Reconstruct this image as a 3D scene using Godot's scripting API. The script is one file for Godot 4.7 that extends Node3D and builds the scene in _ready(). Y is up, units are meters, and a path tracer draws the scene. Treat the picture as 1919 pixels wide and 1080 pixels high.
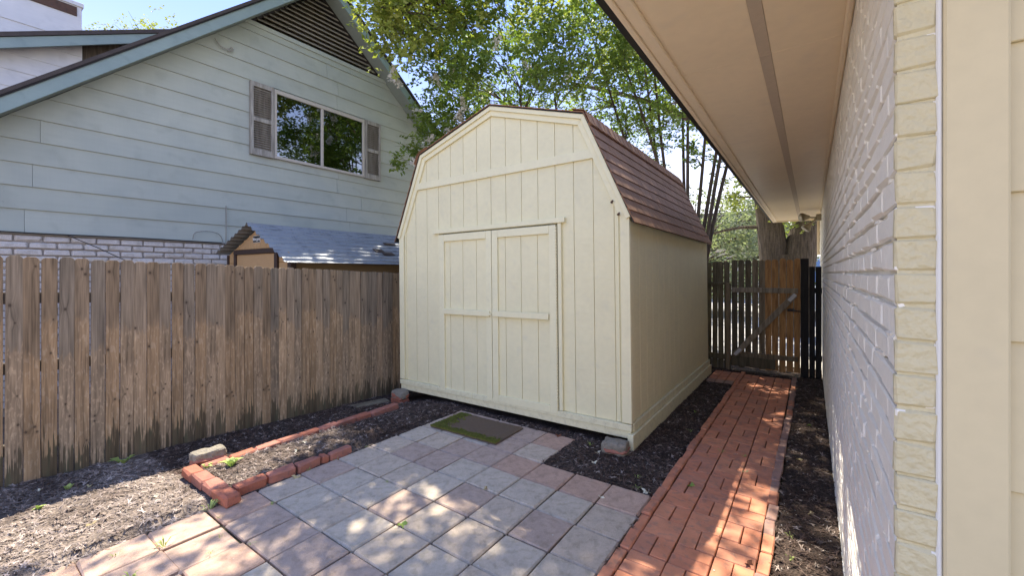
extends Node3D
# A cream garden shed in a side yard between a picket fence and a painted brick house.
# World axes: x to the right across the yard, y up, depth along the yard is -z. Metres.

var rng := RandomNumberGenerator.new()
var box_cache := {}

# ---------------------------------------------------------------- small helpers
func P(x: float, h: float, d: float) -> Vector3:
	return Vector3(x, h, -d)

func L(r: float, g: float, b: float) -> Color:
	return Color(r, g, b).linear_to_srgb()

func rr(a: float, b: float) -> float:
	return rng.randf_range(a, b)

func tag(o: Node, label: String, category: String, group := "") -> Node:
	o.set_meta("label", label)
	o.set_meta("category", category)
	if group != "":
		o.set_meta("group", group)
	return o

func structure(o: Node) -> Node:
	o.set_meta("kind", "structure")
	return o

func stuff(o: Node) -> Node:
	o.set_meta("kind", "stuff")
	return o

func thing(called: String, at := Vector3.ZERO) -> Node3D:
	var o := Node3D.new()
	o.name = called
	add_child(o, true)
	o.position = at
	return o

func put(called: String, mesh: Mesh, m: Material, parent: Node = self, xf := Transform3D()) -> MeshInstance3D:
	var o := MeshInstance3D.new()
	o.name = called
	o.mesh = mesh
	o.material_override = m
	parent.add_child(o, true)
	o.transform = xf
	return o

func at(v: Vector3) -> Transform3D:
	return Transform3D(Basis(), v)

func begin() -> SurfaceTool:
	var st := SurfaceTool.new()
	st.begin(Mesh.PRIMITIVE_TRIANGLES)
	return st

# one flat polygon (convex), wound so that its front looks along n
func face(st: SurfaceTool, pts: Array, n: Vector3, uvs: Array = []) -> void:
	var a: Vector3 = pts[0]
	var c := Vector3.ZERO
	for k in range(1, pts.size() - 1):
		c += (pts[k] - a).cross(pts[k + 1] - a)
	if c.length() < 1e-12:
		return
	var flip := c.dot(n) > 0.0
	var nn := (c if flip else -c).normalized()
	for k in range(1, pts.size() - 1):
		var ids := [0, k + 1, k] if flip else [0, k, k + 1]
		for i in ids:
			st.set_normal(nn)
			if uvs.size():
				st.set_uv(uvs[i])
			else:
				st.set_uv(Vector2(pts[i].x + pts[i].z, -pts[i].y))
			st.add_vertex(pts[i])

func put_box(st: SurfaceTool, c: Vector3, s: Vector3, b := Basis()) -> void:
	var h := s / 2.0
	for ax in 3:
		for sg in [-1.0, 1.0]:
			var n := Vector3.ZERO
			n[ax] = sg
			var u := (ax + 1) % 3
			var v := (ax + 2) % 3
			var q := []
			for e in [[-1, -1], [1, -1], [1, 1], [-1, 1]]:
				var p := Vector3.ZERO
				p[ax] = sg * h[ax]
				p[u] = e[0] * h[u]
				p[v] = e[1] * h[v]
				q.append(c + b * p)
			face(st, q, b * n)

# chamfered box around the origin, with optional wobble of its corners
func bevel_box(s: Vector3, c := 0.004, wobble := 0.0, variant := 0) -> ArrayMesh:
	var key := "%.4f %.4f %.4f %.4f %.4f %d" % [s.x, s.y, s.z, c, wobble, variant]
	if box_cache.has(key):
		return box_cache[key]
	var r := RandomNumberGenerator.new()
	r.seed = 911 + variant * 37
	var h := s / 2.0
	var v := {}
	for sx in [-1, 1]:
		for sy in [-1, 1]:
			for sz in [-1, 1]:
				var w := Vector3(r.randf_range(-1, 1), r.randf_range(-1, 1), r.randf_range(-1, 1)) * wobble
				var cc := c * (1.0 + (r.randf_range(-0.5, 1.6) if wobble > 0.0 else 0.0))
				var sg := Vector3(sx, sy, sz)
				for ax in 3:
					var p := sg * (h - Vector3.ONE * cc)
					p[ax] = sg[ax] * h[ax]
					v[[sx, sy, sz, ax]] = p + w
	var st := begin()
	for ax in 3:
		var u := (ax + 1) % 3
		var w := (ax + 2) % 3
		for sg in [-1, 1]:
			var q := []
			for e in [[-1, -1], [1, -1], [1, 1], [-1, 1]]:
				var k := [0, 0, 0, ax]
				k[ax] = sg
				k[u] = e[0]
				k[w] = e[1]
				q.append(v[k])
			var n := Vector3.ZERO
			n[ax] = sg
			face(st, q, n)
		for su in [-1, 1]:
			for sw in [-1, 1]:
				var q2 := []
				for e in [[-1, u], [1, u], [1, w], [-1, w]]:
					var k := [0, 0, 0, e[1]]
					k[ax] = e[0]
					k[u] = su
					k[w] = sw
					q2.append(v[k])
				var n2 := Vector3.ZERO
				n2[u] = su
				n2[w] = sw
				face(st, q2, n2)
	for sx in [-1, 1]:
		for sy in [-1, 1]:
			for sz in [-1, 1]:
				face(st, [v[[sx, sy, sz, 0]], v[[sx, sy, sz, 1]], v[[sx, sy, sz, 2]]], Vector3(sx, sy, sz))
	var mesh := st.commit()
	box_cache[key] = mesh
	return mesh

# a board between two corners of its box, in the parent's axes
func board(called: String, lo: Vector3, hi: Vector3, m: Material, parent: Node, c := 0.003, wobble := 0.0, variant := 0) -> MeshInstance3D:
	var s := (hi - lo).abs()
	return put(called, bevel_box(s, minf(c, minf(s.x, minf(s.y, s.z)) * 0.3), wobble, variant), m, parent, at((lo + hi) / 2.0))

# a convex outline in x, y pushed through z0 .. z1, edges chamfered on the z1 side by c
func prism(pts: PackedVector2Array, z0: float, z1: float, c := 0.0, uv_box := Rect2()) -> ArrayMesh:
	var st := begin()
	put_prism(st, pts, z0, z1, Transform3D(), c, uv_box)
	return st.commit()

func put_prism(st: SurfaceTool, pts: PackedVector2Array, z0: float, z1: float, xf := Transform3D(), c := 0.0, uv_box := Rect2()) -> void:
	var mid := Vector2.ZERO
	for p in pts:
		mid += p
	mid /= pts.size()
	var has_uv := uv_box.size.x > 0.0
	var lo := pts[0]
	var hi := pts[0]
	for p in pts:
		lo = lo.min(p)
		hi = hi.max(p)
	var uv := func(p: Vector2) -> Vector2:
		var f := (p - lo) / (hi - lo)
		return uv_box.position + Vector2(f.x, 1.0 - f.y) * uv_box.size if has_uv else Vector2(p.x, -p.y)
	var inner := PackedVector2Array()
	var zs := z1 - c if z1 > z0 else z1 + c
	for k in pts.size():
		if c > 0.0:
			var e0 := (pts[k] - pts[k - 1]).normalized()
			var e1 := (pts[(k + 1) % pts.size()] - pts[k]).normalized()
			var n := (e0.orthogonal() + e1.orthogonal()).normalized()
			if n.dot(mid - pts[k]) < 0.0:
				n = -n
			var q := pts[k] + n * c
			inner.append(q)
		else:
			inner.append(pts[k])
	var zn := signf(z1 - z0)
	var front := []
	var front_uv := []
	var back := []
	var back_uv := []
	for k in pts.size():
		front.append(xf * Vector3(inner[k].x, inner[k].y, z1))
		front_uv.append(uv.call(inner[k]))
		back.append(xf * Vector3(pts[k].x, pts[k].y, z0))
		back_uv.append(uv.call(pts[k]))
	face(st, front, xf.basis * Vector3(0, 0, zn), front_uv)
	face(st, back, xf.basis * Vector3(0, 0, -zn), back_uv)
	for k in pts.size():
		var j := (k + 1) % pts.size()
		var n2 := (pts[j] - pts[k]).orthogonal()
		if n2.dot((pts[j] + pts[k]) / 2.0 - mid) < 0.0:
			n2 = -n2
		var nn := xf.basis * Vector3(n2.x, n2.y, 0)
		var a := xf * Vector3(pts[k].x, pts[k].y, zs)
		var b := xf * Vector3(pts[j].x, pts[j].y, zs)
		var u2 := [uv.call(pts[k]), uv.call(pts[j]), uv.call(pts[j]), uv.call(pts[k])]
		face(st, [back[k], back[j], b, a], nn, u2)
		if c > 0.0:
			face(st, [a, b, front[j], front[k]], nn + xf.basis * Vector3(0, 0, zn * 0.01), u2)

func put_tube(st: SurfaceTool, path: PackedVector3Array, radii: PackedFloat32Array, sides := 7, rough := 0.0) -> void:
	var rings := []
	var up := Vector3(0.31, 0.17, 0.93)
	var v := 0.0
	for k in path.size():
		var t := (path[mini(k + 1, path.size() - 1)] - path[maxi(k - 1, 0)]).normalized()
		var a := t.cross(up).normalized()
		up = a.cross(t).normalized()
		if k:
			v += path[k].distance_to(path[k - 1])
		var ring := []
		for s in sides:
			var ang := TAU * s / sides
			var n := a * cos(ang) + up * sin(ang)
			ring.append([path[k] + n * radii[k] * (1.0 + rough * sin(ang * 3.0 + k * 1.7) * 0.5 + rough * sin(ang * 5.0 - k)), n, v])
		rings.append(ring)
	for k in path.size() - 1:
		for s in sides:
			var j := (s + 1) % sides
			var q := [rings[k][s], rings[k][j], rings[k + 1][j], rings[k + 1][s]]
			for i in [0, 1, 2, 0, 2, 3]:
				st.set_normal(q[i][1])
				var su := float(s + (1 if i == 1 or i == 2 else 0)) / sides
				st.set_uv(Vector2(su, q[i][2]))
				st.add_vertex(q[i][0])

func tube(path: Array, r: float, sides := 6) -> ArrayMesh:
	var st := begin()
	var rad := PackedFloat32Array()
	for p in path:
		rad.append(r)
	put_tube(st, PackedVector3Array(path), rad, sides)
	return st.commit()

func smooth_path(pts: Array, n: int) -> PackedVector3Array:
	var c := Curve3D.new()
	for k in pts.size():
		var t: Vector3 = (pts[mini(k + 1, pts.size() - 1)] - pts[maxi(k - 1, 0)]) / 6.0
		c.add_point(pts[k], -t, t)
	var out := PackedVector3Array()
	for k in n + 1:
		out.append(c.samplef(float(k) / n * (pts.size() - 1)))
	return out

# ---------------------------------------------------------------- textures (what surfaces are made of)
func layer(sd: int, freq: float, w: int, h: int, sx := 1, sy := 1, octaves := 4, cell := false) -> PackedByteArray:
	var n := FastNoiseLite.new()
	n.seed = sd
	n.noise_type = FastNoiseLite.TYPE_CELLULAR if cell else FastNoiseLite.TYPE_SIMPLEX_SMOOTH
	n.frequency = freq
	n.fractal_octaves = octaves
	var im := n.get_seamless_image(w / sx, h / sy)
	if sx > 1 or sy > 1:
		im.resize(w, h, Image.INTERPOLATE_CUBIC)
	im.convert(Image.FORMAT_L8)
	return im.get_data()

func texture(w: int, h: int, f: Callable) -> ImageTexture:
	var data := PackedByteArray()
	data.resize(w * h * 3)
	var k := 0
	for y in h:
		for x in w:
			var c: Color = f.call(y * w + x, x, y)
			c = c.clamp().linear_to_srgb()
			data[k] = int(c.r * 255.0)
			data[k + 1] = int(c.g * 255.0)
			data[k + 2] = int(c.b * 255.0)
			k += 3
	return ImageTexture.create_from_image(Image.create_from_data(w, h, false, Image.FORMAT_RGB8, data))

func relief(w: int, h: int, data: PackedByteArray) -> ImageTexture:
	return ImageTexture.create_from_image(Image.create_from_data(w, h, false, Image.FORMAT_L8, data))

func mat(called: String, c: Color, rough := 0.8, tex: Texture2D = null, scale := 1.0, bump: Texture2D = null, bump_cm := 0.0, world := true) -> StandardMaterial3D:
	var m := StandardMaterial3D.new()
	m.resource_name = called
	m.albedo_color = c
	m.roughness = rough
	m.metallic_specular = 0.4
	m.cull_mode = BaseMaterial3D.CULL_DISABLED
	if tex:
		m.albedo_texture = tex
	if bump and bump_cm > 0.0:
		m.heightmap_enabled = true
		m.heightmap_texture = bump
		m.heightmap_scale = bump_cm
	if tex or bump:
		if scale > 0.0:
			m.uv1_triplanar = true
			m.uv1_world_triplanar = world
			m.uv1_triplanar_sharpness = 6.0
			m.uv1_scale = Vector3.ONE * scale
	return m

var T := {}
var M := {}

func make_textures() -> void:
	var n := 512
	var fine := layer(11, 0.045, n, n, 1, 1, 4)
	var broad := layer(12, 0.008, n, n, 1, 1, 4)
	var patch := layer(13, 0.014, n, n, 1, 1, 3)
	var speck := layer(14, 0.22, n, n, 1, 1, 2)
	var grain_v := layer(15, 0.09, n, n, 1, 16, 3)
	var grain_v2 := layer(16, 0.02, n, n, 1, 8, 4)
	var grain_h := layer(17, 0.09, n, n, 16, 1, 3)
	var rough_h := layer(18, 0.06, n, n, 4, 1, 3)
	T.grain_v_bump = relief(n, n, grain_v)
	T.rough_h_bump = relief(n, n, rough_h)
	T.fine_bump = relief(n, n, fine)
	T.speck_bump = relief(n, n, speck)
	# old cream paint: faint blotches and grey scuffs
	T.paint = texture(n, n, func(i, _x, _y):
		var a := broad[i] / 255.0
		var s := smoothstep(0.68, 0.95, patch[i] / 255.0) * 0.05 * (0.5 + fine[i] / 255.0)
		var v := 0.93 + 0.06 * (a - 0.5) + 0.05 * (fine[i] / 255.0 - 0.5)
		return Color(v - s, v - s * 0.9, v - s * 0.45))
	# the same paint with soil spattered on it by the rain
	T.spatter = texture(n, n, func(i, _x, _y):
		var s := smoothstep(0.60, 0.78, speck[i] / 255.0) * smoothstep(0.40, 0.70, patch[i] / 255.0)
		var g := smoothstep(0.5, 0.9, fine[i] / 255.0) * 0.10
		return Color(0.93, 0.93, 0.93).lerp(Color(0.30, 0.26, 0.20), clampf(s * 0.75 + g, 0.0, 1.0)))
	# chalky blue green paint with mildew patches
	T.siding = texture(n, n, func(i, _x, _y):
		var a := broad[i] / 255.0
		var m := smoothstep(0.62, 0.9, patch[i] / 255.0) * 0.07
		var mold := smoothstep(0.80, 0.9, speck[i] / 255.0) * smoothstep(0.62, 0.8, patch[i] / 255.0) * 0.16
		var v := 0.88 + 0.12 * (a - 0.5) + 0.05 * (grain_h[i] / 255.0 - 0.5) - m - mold
		return Color(v + 0.02 * (a - 0.5), v, v - 0.03 * (a - 0.5)))
	# unpainted wood, grain upright
	T.wood = texture(n, n, func(i, _x, _y):
		var g := grain_v[i] / 255.0
		var b := grain_v2[i] / 255.0
		var v := 0.68 + 0.42 * (g - 0.5) + 0.5 * (b - 0.5)
		return Color(v, v * (0.97 + 0.05 * b), v * (0.93 + 0.09 * b)))
	# cast concrete: pitted, stained
	T.concrete = texture(n, n, func(i, _x, _y):
		var s := speck[i] / 255.0
		var p := smoothstep(0.45, 0.85, patch[i] / 255.0)
		var b := broad[i] / 255.0
		var v := 0.78 + 0.50 * (s - 0.5) + 0.16 * (b - 0.5) - 0.13 * p + 0.12 * (fine[i] / 255.0 - 0.5)
		return Color(v, v * 0.985, v * (0.97 - 0.03 * p)))
	# fired clay
	T.clay = texture(n, n, func(i, _x, _y):
		var p := smoothstep(0.52, 0.85, patch[i] / 255.0)
		var b := broad[i] / 255.0
		var v := 0.84 + 0.26 * (b - 0.5) + 0.16 * (speck[i] / 255.0 - 0.5) - 0.20 * p
		return Color(v, v * (0.97 + 0.14 * p), v * (0.94 + 0.28 * p)))
	# asphalt shingle granules
	T.shingle = texture(n, n, func(i, _x, _y):
		var s := speck[i] / 255.0
		var v := 0.72 + 0.75 * (s - 0.5) + 0.2 * (broad[i] / 255.0 - 0.5)
		return Color(v, v, v))
	# dark shredded bark soil
	T.soil = texture(n, n, func(i, _x, _y):
		var s := fine[i] / 255.0
		var v := 0.50 + 0.8 * (s - 0.5) + 0.35 * (speck[i] / 255.0 - 0.5) + 0.3 * (broad[i] / 255.0 - 0.5)
		return Color(v, v * 0.98, v * 0.96))
	# galvanised sheet and tinted metal
	T.zinc = texture(n, n, func(i, _x, _y):
		var s := smoothstep(0.55, 0.8, grain_h[i] / 255.0 * 0.5 + patch[i] / 255.0 * 0.5)
		var v := 0.85 + 0.2 * (broad[i] / 255.0 - 0.5) - 0.30 * s
		return Color(v, v, v))
	# moss on a worn mat
	T.mat = texture(n, n, func(i, _x, _y):
		var s := speck[i] / 255.0
		var v := 0.62 + 0.8 * (s - 0.5) + 0.3 * (fine[i] / 255.0 - 0.5)
		return Color(v, v, v))
	# bark, furrows upright
	T.bark = texture(n, n, func(i, _x, _y):
		var g := grain_v[i] / 255.0
		var v := 0.62 + 0.75 * (g - 0.5) + 0.3 * (fine[i] / 255.0 - 0.5)
		return Color(v, v * 0.97, v * 0.93))
	# fence pickets: twelve boards side by side, top of board at v = 0
	var pw := 64
	var ph := 768
	var cols := 12
	var gr := layer(21, 0.10, pw * cols, ph, 1, 24, 3)
	var gb := layer(22, 0.022, pw * cols, ph, 1, 6, 4)
	var ed := layer(23, 0.05, pw * cols, ph, 1, 6, 3)
	var fl := layer(24, 0.05, pw * cols, ph, 1, 2, 3)
	var kn := []
	var base := []
	rng.seed = 77
	for c in cols:
		var ks := []
		for k in rng.randi_range(2, 4):
			ks.append(Vector3(rr(8, pw - 8), rr(30, ph - 120), rr(3.0, 6.5)))
		kn.append(ks)
		base.append([rr(0.80, 1.2), rr(0.0, 1.0), rr(0.27, 0.46), rr(0.80, 0.98)])
	var W := pw * cols
	T.pickets = texture(W, ph, func(_i, x, y):
		var c: int = x / pw
		var lx := float(x - c * pw)
		var sx := lx
		var knot := 0.0
		for k: Vector3 in kn[c]:
			var dx := lx - k.x
			var dy := float(y) - k.y
			var q := (dx * dx) / (k.z * k.z) + (dy * dy) / (k.z * k.z * 0.8)
			if q < 60.0:
				sx += signf(dx) * 9.0 * exp(-q * 0.05) * clampf(absf(dx) / 6.0, 0.0, 1.0)
				knot = maxf(knot, 0.75 * exp(-q * q * 0.35) + 0.25 * exp(-q * 0.12) * (0.5 + 0.5 * sin(sqrt(q) * 4.0)))
		var xi: int = c * pw + clampi(int(sx), 0, pw - 1)
		var j: int = y * W + xi
		var g := gr[j] / 255.0
		var b := gb[j] / 255.0
		var f := fl[j] / 255.0
		var v := float(y) / ph
		var bs: Array = base[c]
		var jag := (ed[j] / 255.0 - 0.5) * 0.6 + (g - 0.5) * 0.5 + (b - 0.5) * 0.3
		var upper := 1.0 - smoothstep(-0.012, 0.012, v - bs[2] - jag * 0.10)
		var damp := smoothstep(-0.02, 0.025, v - bs[3] - jag * 0.32)
		var worn := smoothstep(0.55, 0.75, f) * (1.0 - upper) * (1.0 - damp)
		var tone := Color(0.25, 0.165, 0.098).lerp(Color(0.19, 0.14, 0.098), bs[1])
		tone = tone.lerp(Color(0.33, 0.24, 0.165), worn * 0.55)
		tone = tone.lerp(Color(0.155, 0.115, 0.082).lerp(Color(0.125, 0.108, 0.092), bs[1]), upper * 0.6)
		tone = tone.lerp(Color(0.068, 0.052, 0.032), damp * 0.85)
		tone = tone.lerp(Color(0.05, 0.055, 0.032), damp * smoothstep(0.5, 0.75, b) * 0.5)
		var k2: float = 1.5 * bs[0] * (0.55 + 0.75 * g + 0.6 * (b - 0.5))
		var wood := Color(tone.r * k2, tone.g * k2, tone.b * k2)
		wood.b *= 0.9
		return wood.lerp(Color(0.045, 0.028, 0.018), knot * 0.85))
	var gd := PackedByteArray()
	gd.resize(W * ph)
	for k in W * ph:
		gd[k] = gr[k]
	T.picket_bump = relief(W, ph, gd)

func make_materials() -> void:
	M.cream = mat("cream paint", L(0.84, 0.765, 0.475), 0.62, T.paint, 0.55, T.rough_h_bump, 0.22)
	M.cream_smooth = mat("cream trim paint", L(0.86, 0.79, 0.50), 0.55, T.paint, 0.8, T.grain_v_bump, 0.03)
	M.cream_dirty = mat("cream trim spattered with soil", L(0.84, 0.775, 0.50), 0.7, T.spatter, 1.4, T.grain_v_bump, 0.05)
	M.brick_paint = mat("painted brick", L(0.84, 0.80, 0.70), 0.5, T.paint, 1.6, T.fine_bump, 0.22)
	M.brick_paint2 = mat("painted brick with a thicker coat", L(0.86, 0.82, 0.72), 0.55, T.paint, 1.1, T.fine_bump, 0.32)
	M.mortar_paint = mat("painted mortar", L(0.74, 0.69, 0.58), 0.7, T.paint, 1.3, T.speck_bump, 0.35)
	M.brick_cream = mat("cream painted brick", L(0.59, 0.525, 0.335), 0.55, T.paint, 1.6, T.fine_bump, 0.5)
	M.board_paint = mat("cream board", L(0.64, 0.55, 0.345), 0.55, T.paint, 0.9, T.grain_v_bump, 0.03)
	M.caulk = mat("white caulk", L(0.66, 0.65, 0.61), 0.6)
	M.soffit = mat("tan soffit paint", L(0.90, 0.75, 0.52), 0.33, T.paint, 0.5, T.fine_bump, 0.015)
	M.soffit_trim = mat("tan trim paint", L(0.90, 0.76, 0.54), 0.5, T.paint, 0.8)
	M.vent_mesh = mat("soffit vent", L(0.62, 0.51, 0.38), 0.6, T.paint, 3.0, T.speck_bump, 0.3)
	M.siding = mat("blue green siding", L(0.475, 0.515, 0.455), 0.7, T.siding, 0.35, T.grain_v_bump, 0.05)
	M.siding2 = mat("blue green siding, a little greyer", L(0.46, 0.50, 0.44), 0.7, T.siding, 0.29, T.grain_v_bump, 0.05)
	M.teal = mat("teal fascia paint", L(0.28, 0.37, 0.36), 0.6, T.siding, 0.5, T.grain_v_bump, 0.04)
	M.soffit_green = mat("green grey soffit paint", L(0.30, 0.34, 0.31), 0.7, T.siding, 0.4)
	M.white_siding = mat("weathered white siding", L(0.72, 0.73, 0.74), 0.7, T.siding, 0.5)
	M.rust = mat("rusted flue cap", L(0.12, 0.07, 0.05), 0.8, T.clay, 2.0)
	M.roof_dark = mat("dark shingles", L(0.10, 0.085, 0.08), 0.9, T.shingle, 1.5)
	M.neighbour_brick = mat("white brick", L(0.74, 0.70, 0.66), 0.8, T.concrete, 1.2, T.fine_bump, 0.2)
	M.neighbour_mortar = mat("grey mortar", L(0.42, 0.38, 0.34), 0.9, T.concrete, 1.5)
	M.shutter = mat("weathered shutter", L(0.44, 0.42, 0.38), 0.7, T.wood, 1.0)
	M.vent_slat = mat("peeling louvre slat", L(0.36, 0.33, 0.28), 0.8, T.siding, 1.5)
	M.room_backing = mat("dark curtain", L(0.14, 0.14, 0.13), 0.9)  # dark colour stands in for the unlit room behind the glass
	M.window_frame = mat("aluminium window frame", L(0.48, 0.45, 0.40), 0.45)
	M.picket = mat("weathered picket", Color.WHITE, 0.85, T.pickets, 0.0, T.picket_bump, 0.10)
	M.rail = mat("grey fence rail", L(0.16, 0.13, 0.10), 0.9, T.wood, 1.2)
	M.gate_old = mat("old gate board", L(0.24, 0.185, 0.115), 0.85, T.wood, 1.3, T.grain_v_bump, 0.1)
	M.gate_mossy = mat("dark mossy gate board", L(0.14, 0.115, 0.07), 0.9, T.wood, 1.1, T.grain_v_bump, 0.1)
	M.gate_new = mat("newer orange gate board", L(0.46, 0.24, 0.085), 0.75, T.wood, 1.5, T.grain_v_bump, 0.08)
	M.gate_rail = mat("grey gate rail", L(0.32, 0.26, 0.18), 0.85, T.wood, 1.5)
	M.black_wood = mat("black stained wood", L(0.020, 0.018, 0.017), 0.8, T.wood, 1.5)
	M.iron = mat("black latch", L(0.02, 0.02, 0.02), 0.45)
	M.zinc_plate = mat("zinc mending plate", L(0.45, 0.44, 0.42), 0.4)
	M.zinc = mat("galvanised roof", L(0.34, 0.355, 0.37), 0.5, T.zinc, 0.7)
	M.zinc.metallic = 0.3
	M.tan_metal = mat("tan metal wall", L(0.52, 0.32, 0.15), 0.6, T.paint, 0.6)
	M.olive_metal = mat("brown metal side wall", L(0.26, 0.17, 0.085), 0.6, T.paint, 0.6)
	M.brown_metal = mat("brown metal trim", L(0.05, 0.028, 0.02), 0.5)
	M.sign_black = mat("black plate", L(0.02, 0.02, 0.02), 0.4)
	M.sign_white = mat("white lettering", L(0.75, 0.75, 0.72), 0.5)
	M.shed_shingle = []
	for c in [[0.45, 0.23, 0.115], [0.42, 0.215, 0.11], [0.48, 0.25, 0.13]]:
		M.shed_shingle.append(mat("brown shingle", L(c[0], c[1], c[2]), 0.92, T.shingle, 1.6, T.speck_bump, 0.1))
	M.drip = mat("black drip edge", L(0.015, 0.013, 0.012), 0.6)
	M.paver = []
	for c in [[0.66, 0.535, 0.40], [0.66, 0.555, 0.425], [0.56, 0.42, 0.325], [0.67, 0.465, 0.34], [0.63, 0.42, 0.30]]:
		M.paver.append(mat("concrete paver", L(c[0], c[1], c[2]), 0.9, T.concrete, 1.7, T.speck_bump, 0.12))
	M.path_brick = []
	for c in [[0.70, 0.285, 0.155], [0.65, 0.265, 0.15], [0.73, 0.315, 0.175], [0.60, 0.265, 0.16]]:
		M.path_brick.append(mat("red paving brick", L(c[0], c[1], c[2]), 0.85, T.clay, 1.7, T.fine_bump, 0.06))
	M.edge_brick = []
	for c in [[0.46, 0.165, 0.10], [0.42, 0.175, 0.12], [0.48, 0.20, 0.14]]:
		M.edge_brick.append(mat("weathered edging brick", L(c[0], c[1], c[2]), 0.9, T.clay, 2.2, T.fine_bump, 0.25))
	M.dusty_brick = mat("dusty border brick", L(0.44, 0.27, 0.21), 0.9, T.clay, 1.9, T.fine_bump, 0.1)
	M.sand = mat("joint sand and dirt", L(0.07, 0.06, 0.036), 1.0, T.soil, 3.0)
	M.soil = mat("dark mulch soil", Color.WHITE, 1.0, T.soil, 2.2, T.fine_bump, 1.0)
	M.soil.vertex_color_use_as_albedo = true
	M.driveway = mat("pale concrete", L(0.55, 0.53, 0.5), 0.9, T.concrete, 0.5)
	M.terrace = mat("warm pale concrete", L(0.58, 0.50, 0.40), 0.9, T.concrete, 0.8)
	M.block = mat("mortar crusted block", L(0.36, 0.32, 0.25), 0.95, T.concrete, 3.0, T.fine_bump, 0.8)
	M.plank = mat("weathered plank", L(0.30, 0.25, 0.17), 0.9, T.wood, 2.0)
	M.doormat = mat("worn door mat", L(0.36, 0.255, 0.165), 1.0, T.mat, 3.5, T.speck_bump, 0.9)
	M.moss = mat("moss", L(0.095, 0.105, 0.022), 1.0, T.mat, 4.0, T.speck_bump, 0.6)
	M.bark = mat("grey bark", L(0.165, 0.13, 0.092), 0.95, T.bark, 0.8, T.grain_v_bump, 3.0)
	M.stem = mat("smooth brown bark", L(0.15, 0.11, 0.075), 0.85, T.bark, 1.2)
	M.hook = mat("rusty hook", L(0.12, 0.075, 0.045), 0.7)
	M.lamp = mat("bronze lamp metal", L(0.36, 0.32, 0.23), 0.4)
	M.lamp.metallic = 0.4
	M.lamp_glass = mat("floodlight lens", L(0.55, 0.55, 0.5), 0.15)
	M.cable = mat("grey cable", L(0.25, 0.24, 0.22), 0.6)
	M.cable_dark = mat("black cable", L(0.03, 0.03, 0.03), 0.6)
	M.glass = StandardMaterial3D.new()
	M.glass.resource_name = "window glass"
	M.glass.albedo_color = Color(0.54, 0.56, 0.57, 0.8)
	M.glass.metallic = 1.0
	M.glass.transparency = BaseMaterial3D.TRANSPARENCY_ALPHA
	M.glass.roughness = 0.02
	M.glass.metallic_specular = 1.0
	M.leaf = leaf_material("tree leaf", L(0.95, 1.0, 0.5))
	M.weed = mat("weed leaf", L(0.30, 0.36, 0.10), 0.6)
	M.weed.backlight_enabled = true
	M.weed.backlight = L(0.10, 0.16, 0.02)
	M.dry_leaf = mat("dry leaf", L(0.42, 0.33, 0.16), 0.8)
	M.pale_leaf = mat("pale leaf", L(0.60, 0.55, 0.40), 0.8)
	M.green_leaf = mat("fallen green leaf", L(0.22, 0.30, 0.06), 0.7)
	M.brown_leaf = mat("brown leaf", L(0.16, 0.06, 0.03), 0.8)
	M.petal = mat("white petal", L(0.78, 0.75, 0.68), 0.8)
	M.petal.backlight_enabled = true
	M.petal.backlight = L(0.3, 0.29, 0.25)
	M.chip = mat("shredded bark", Color.WHITE, 0.95)
	M.chip.vertex_color_use_as_albedo = true

func leaf_material(called: String, back: Color) -> StandardMaterial3D:
	var m := mat(called, Color.WHITE, 0.5)
	m.vertex_color_use_as_albedo = true
	m.backlight_enabled = true
	m.backlight = back
	return m

# ---------------------------------------------------------------- ground
var ground_noise := FastNoiseLite.new()

func slope(x: float, d: float) -> float:      # the yard falls a little towards the fence and the back
	return -0.036 * clampf(d - 0.33, -0.5, 5.0) * smoothstep(-3.4, -4.6, x)

func paved(x: float, d: float) -> bool:
	if x > -3.21 and x < -0.9 and d < 2.92:
		return true
	if x > -3.21 and x < -1.80 and d < 3.53:
		return true
	if x > -0.885 and x < -0.175 and d < 7.44:
		return true
	return x > -1.24 and x < -0.87 and d > 6.53 and d < 7.44

func soil_height(x: float, d: float) -> float:
	var h := slope(x, d) - 0.006
	h += ground_noise.get_noise_2d(x * 100.0, d * 100.0) * 0.012 + ground_noise.get_noise_2d(x * 430.0 + 50.0, d * 430.0) * 0.006
	if x < -3.3 and d < 1.12:
		h += 0.028 * smoothstep(-4.6, -3.7, x) * (1.0 - smoothstep(0.95, 1.12, d) * 0.6)
	if x > -3.88 and x < -3.3 and d > 1.25:
		h += 0.030 * smoothstep(3.4, 2.0, d) + 0.012
	if x > -0.16 and x < 0.15:
		h += 0.006
	return h

# dry litter on the open corner, with sunlight painted in paler and fence shade darker
func sunlit_paleness(x: float, d: float) -> float:
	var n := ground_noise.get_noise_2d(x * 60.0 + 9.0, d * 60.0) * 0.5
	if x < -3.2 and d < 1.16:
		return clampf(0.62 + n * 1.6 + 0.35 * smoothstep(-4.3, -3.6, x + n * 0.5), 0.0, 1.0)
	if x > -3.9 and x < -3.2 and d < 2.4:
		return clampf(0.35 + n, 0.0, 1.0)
	return clampf(0.05 + n * 0.3, 0.0, 1.0)

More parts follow.
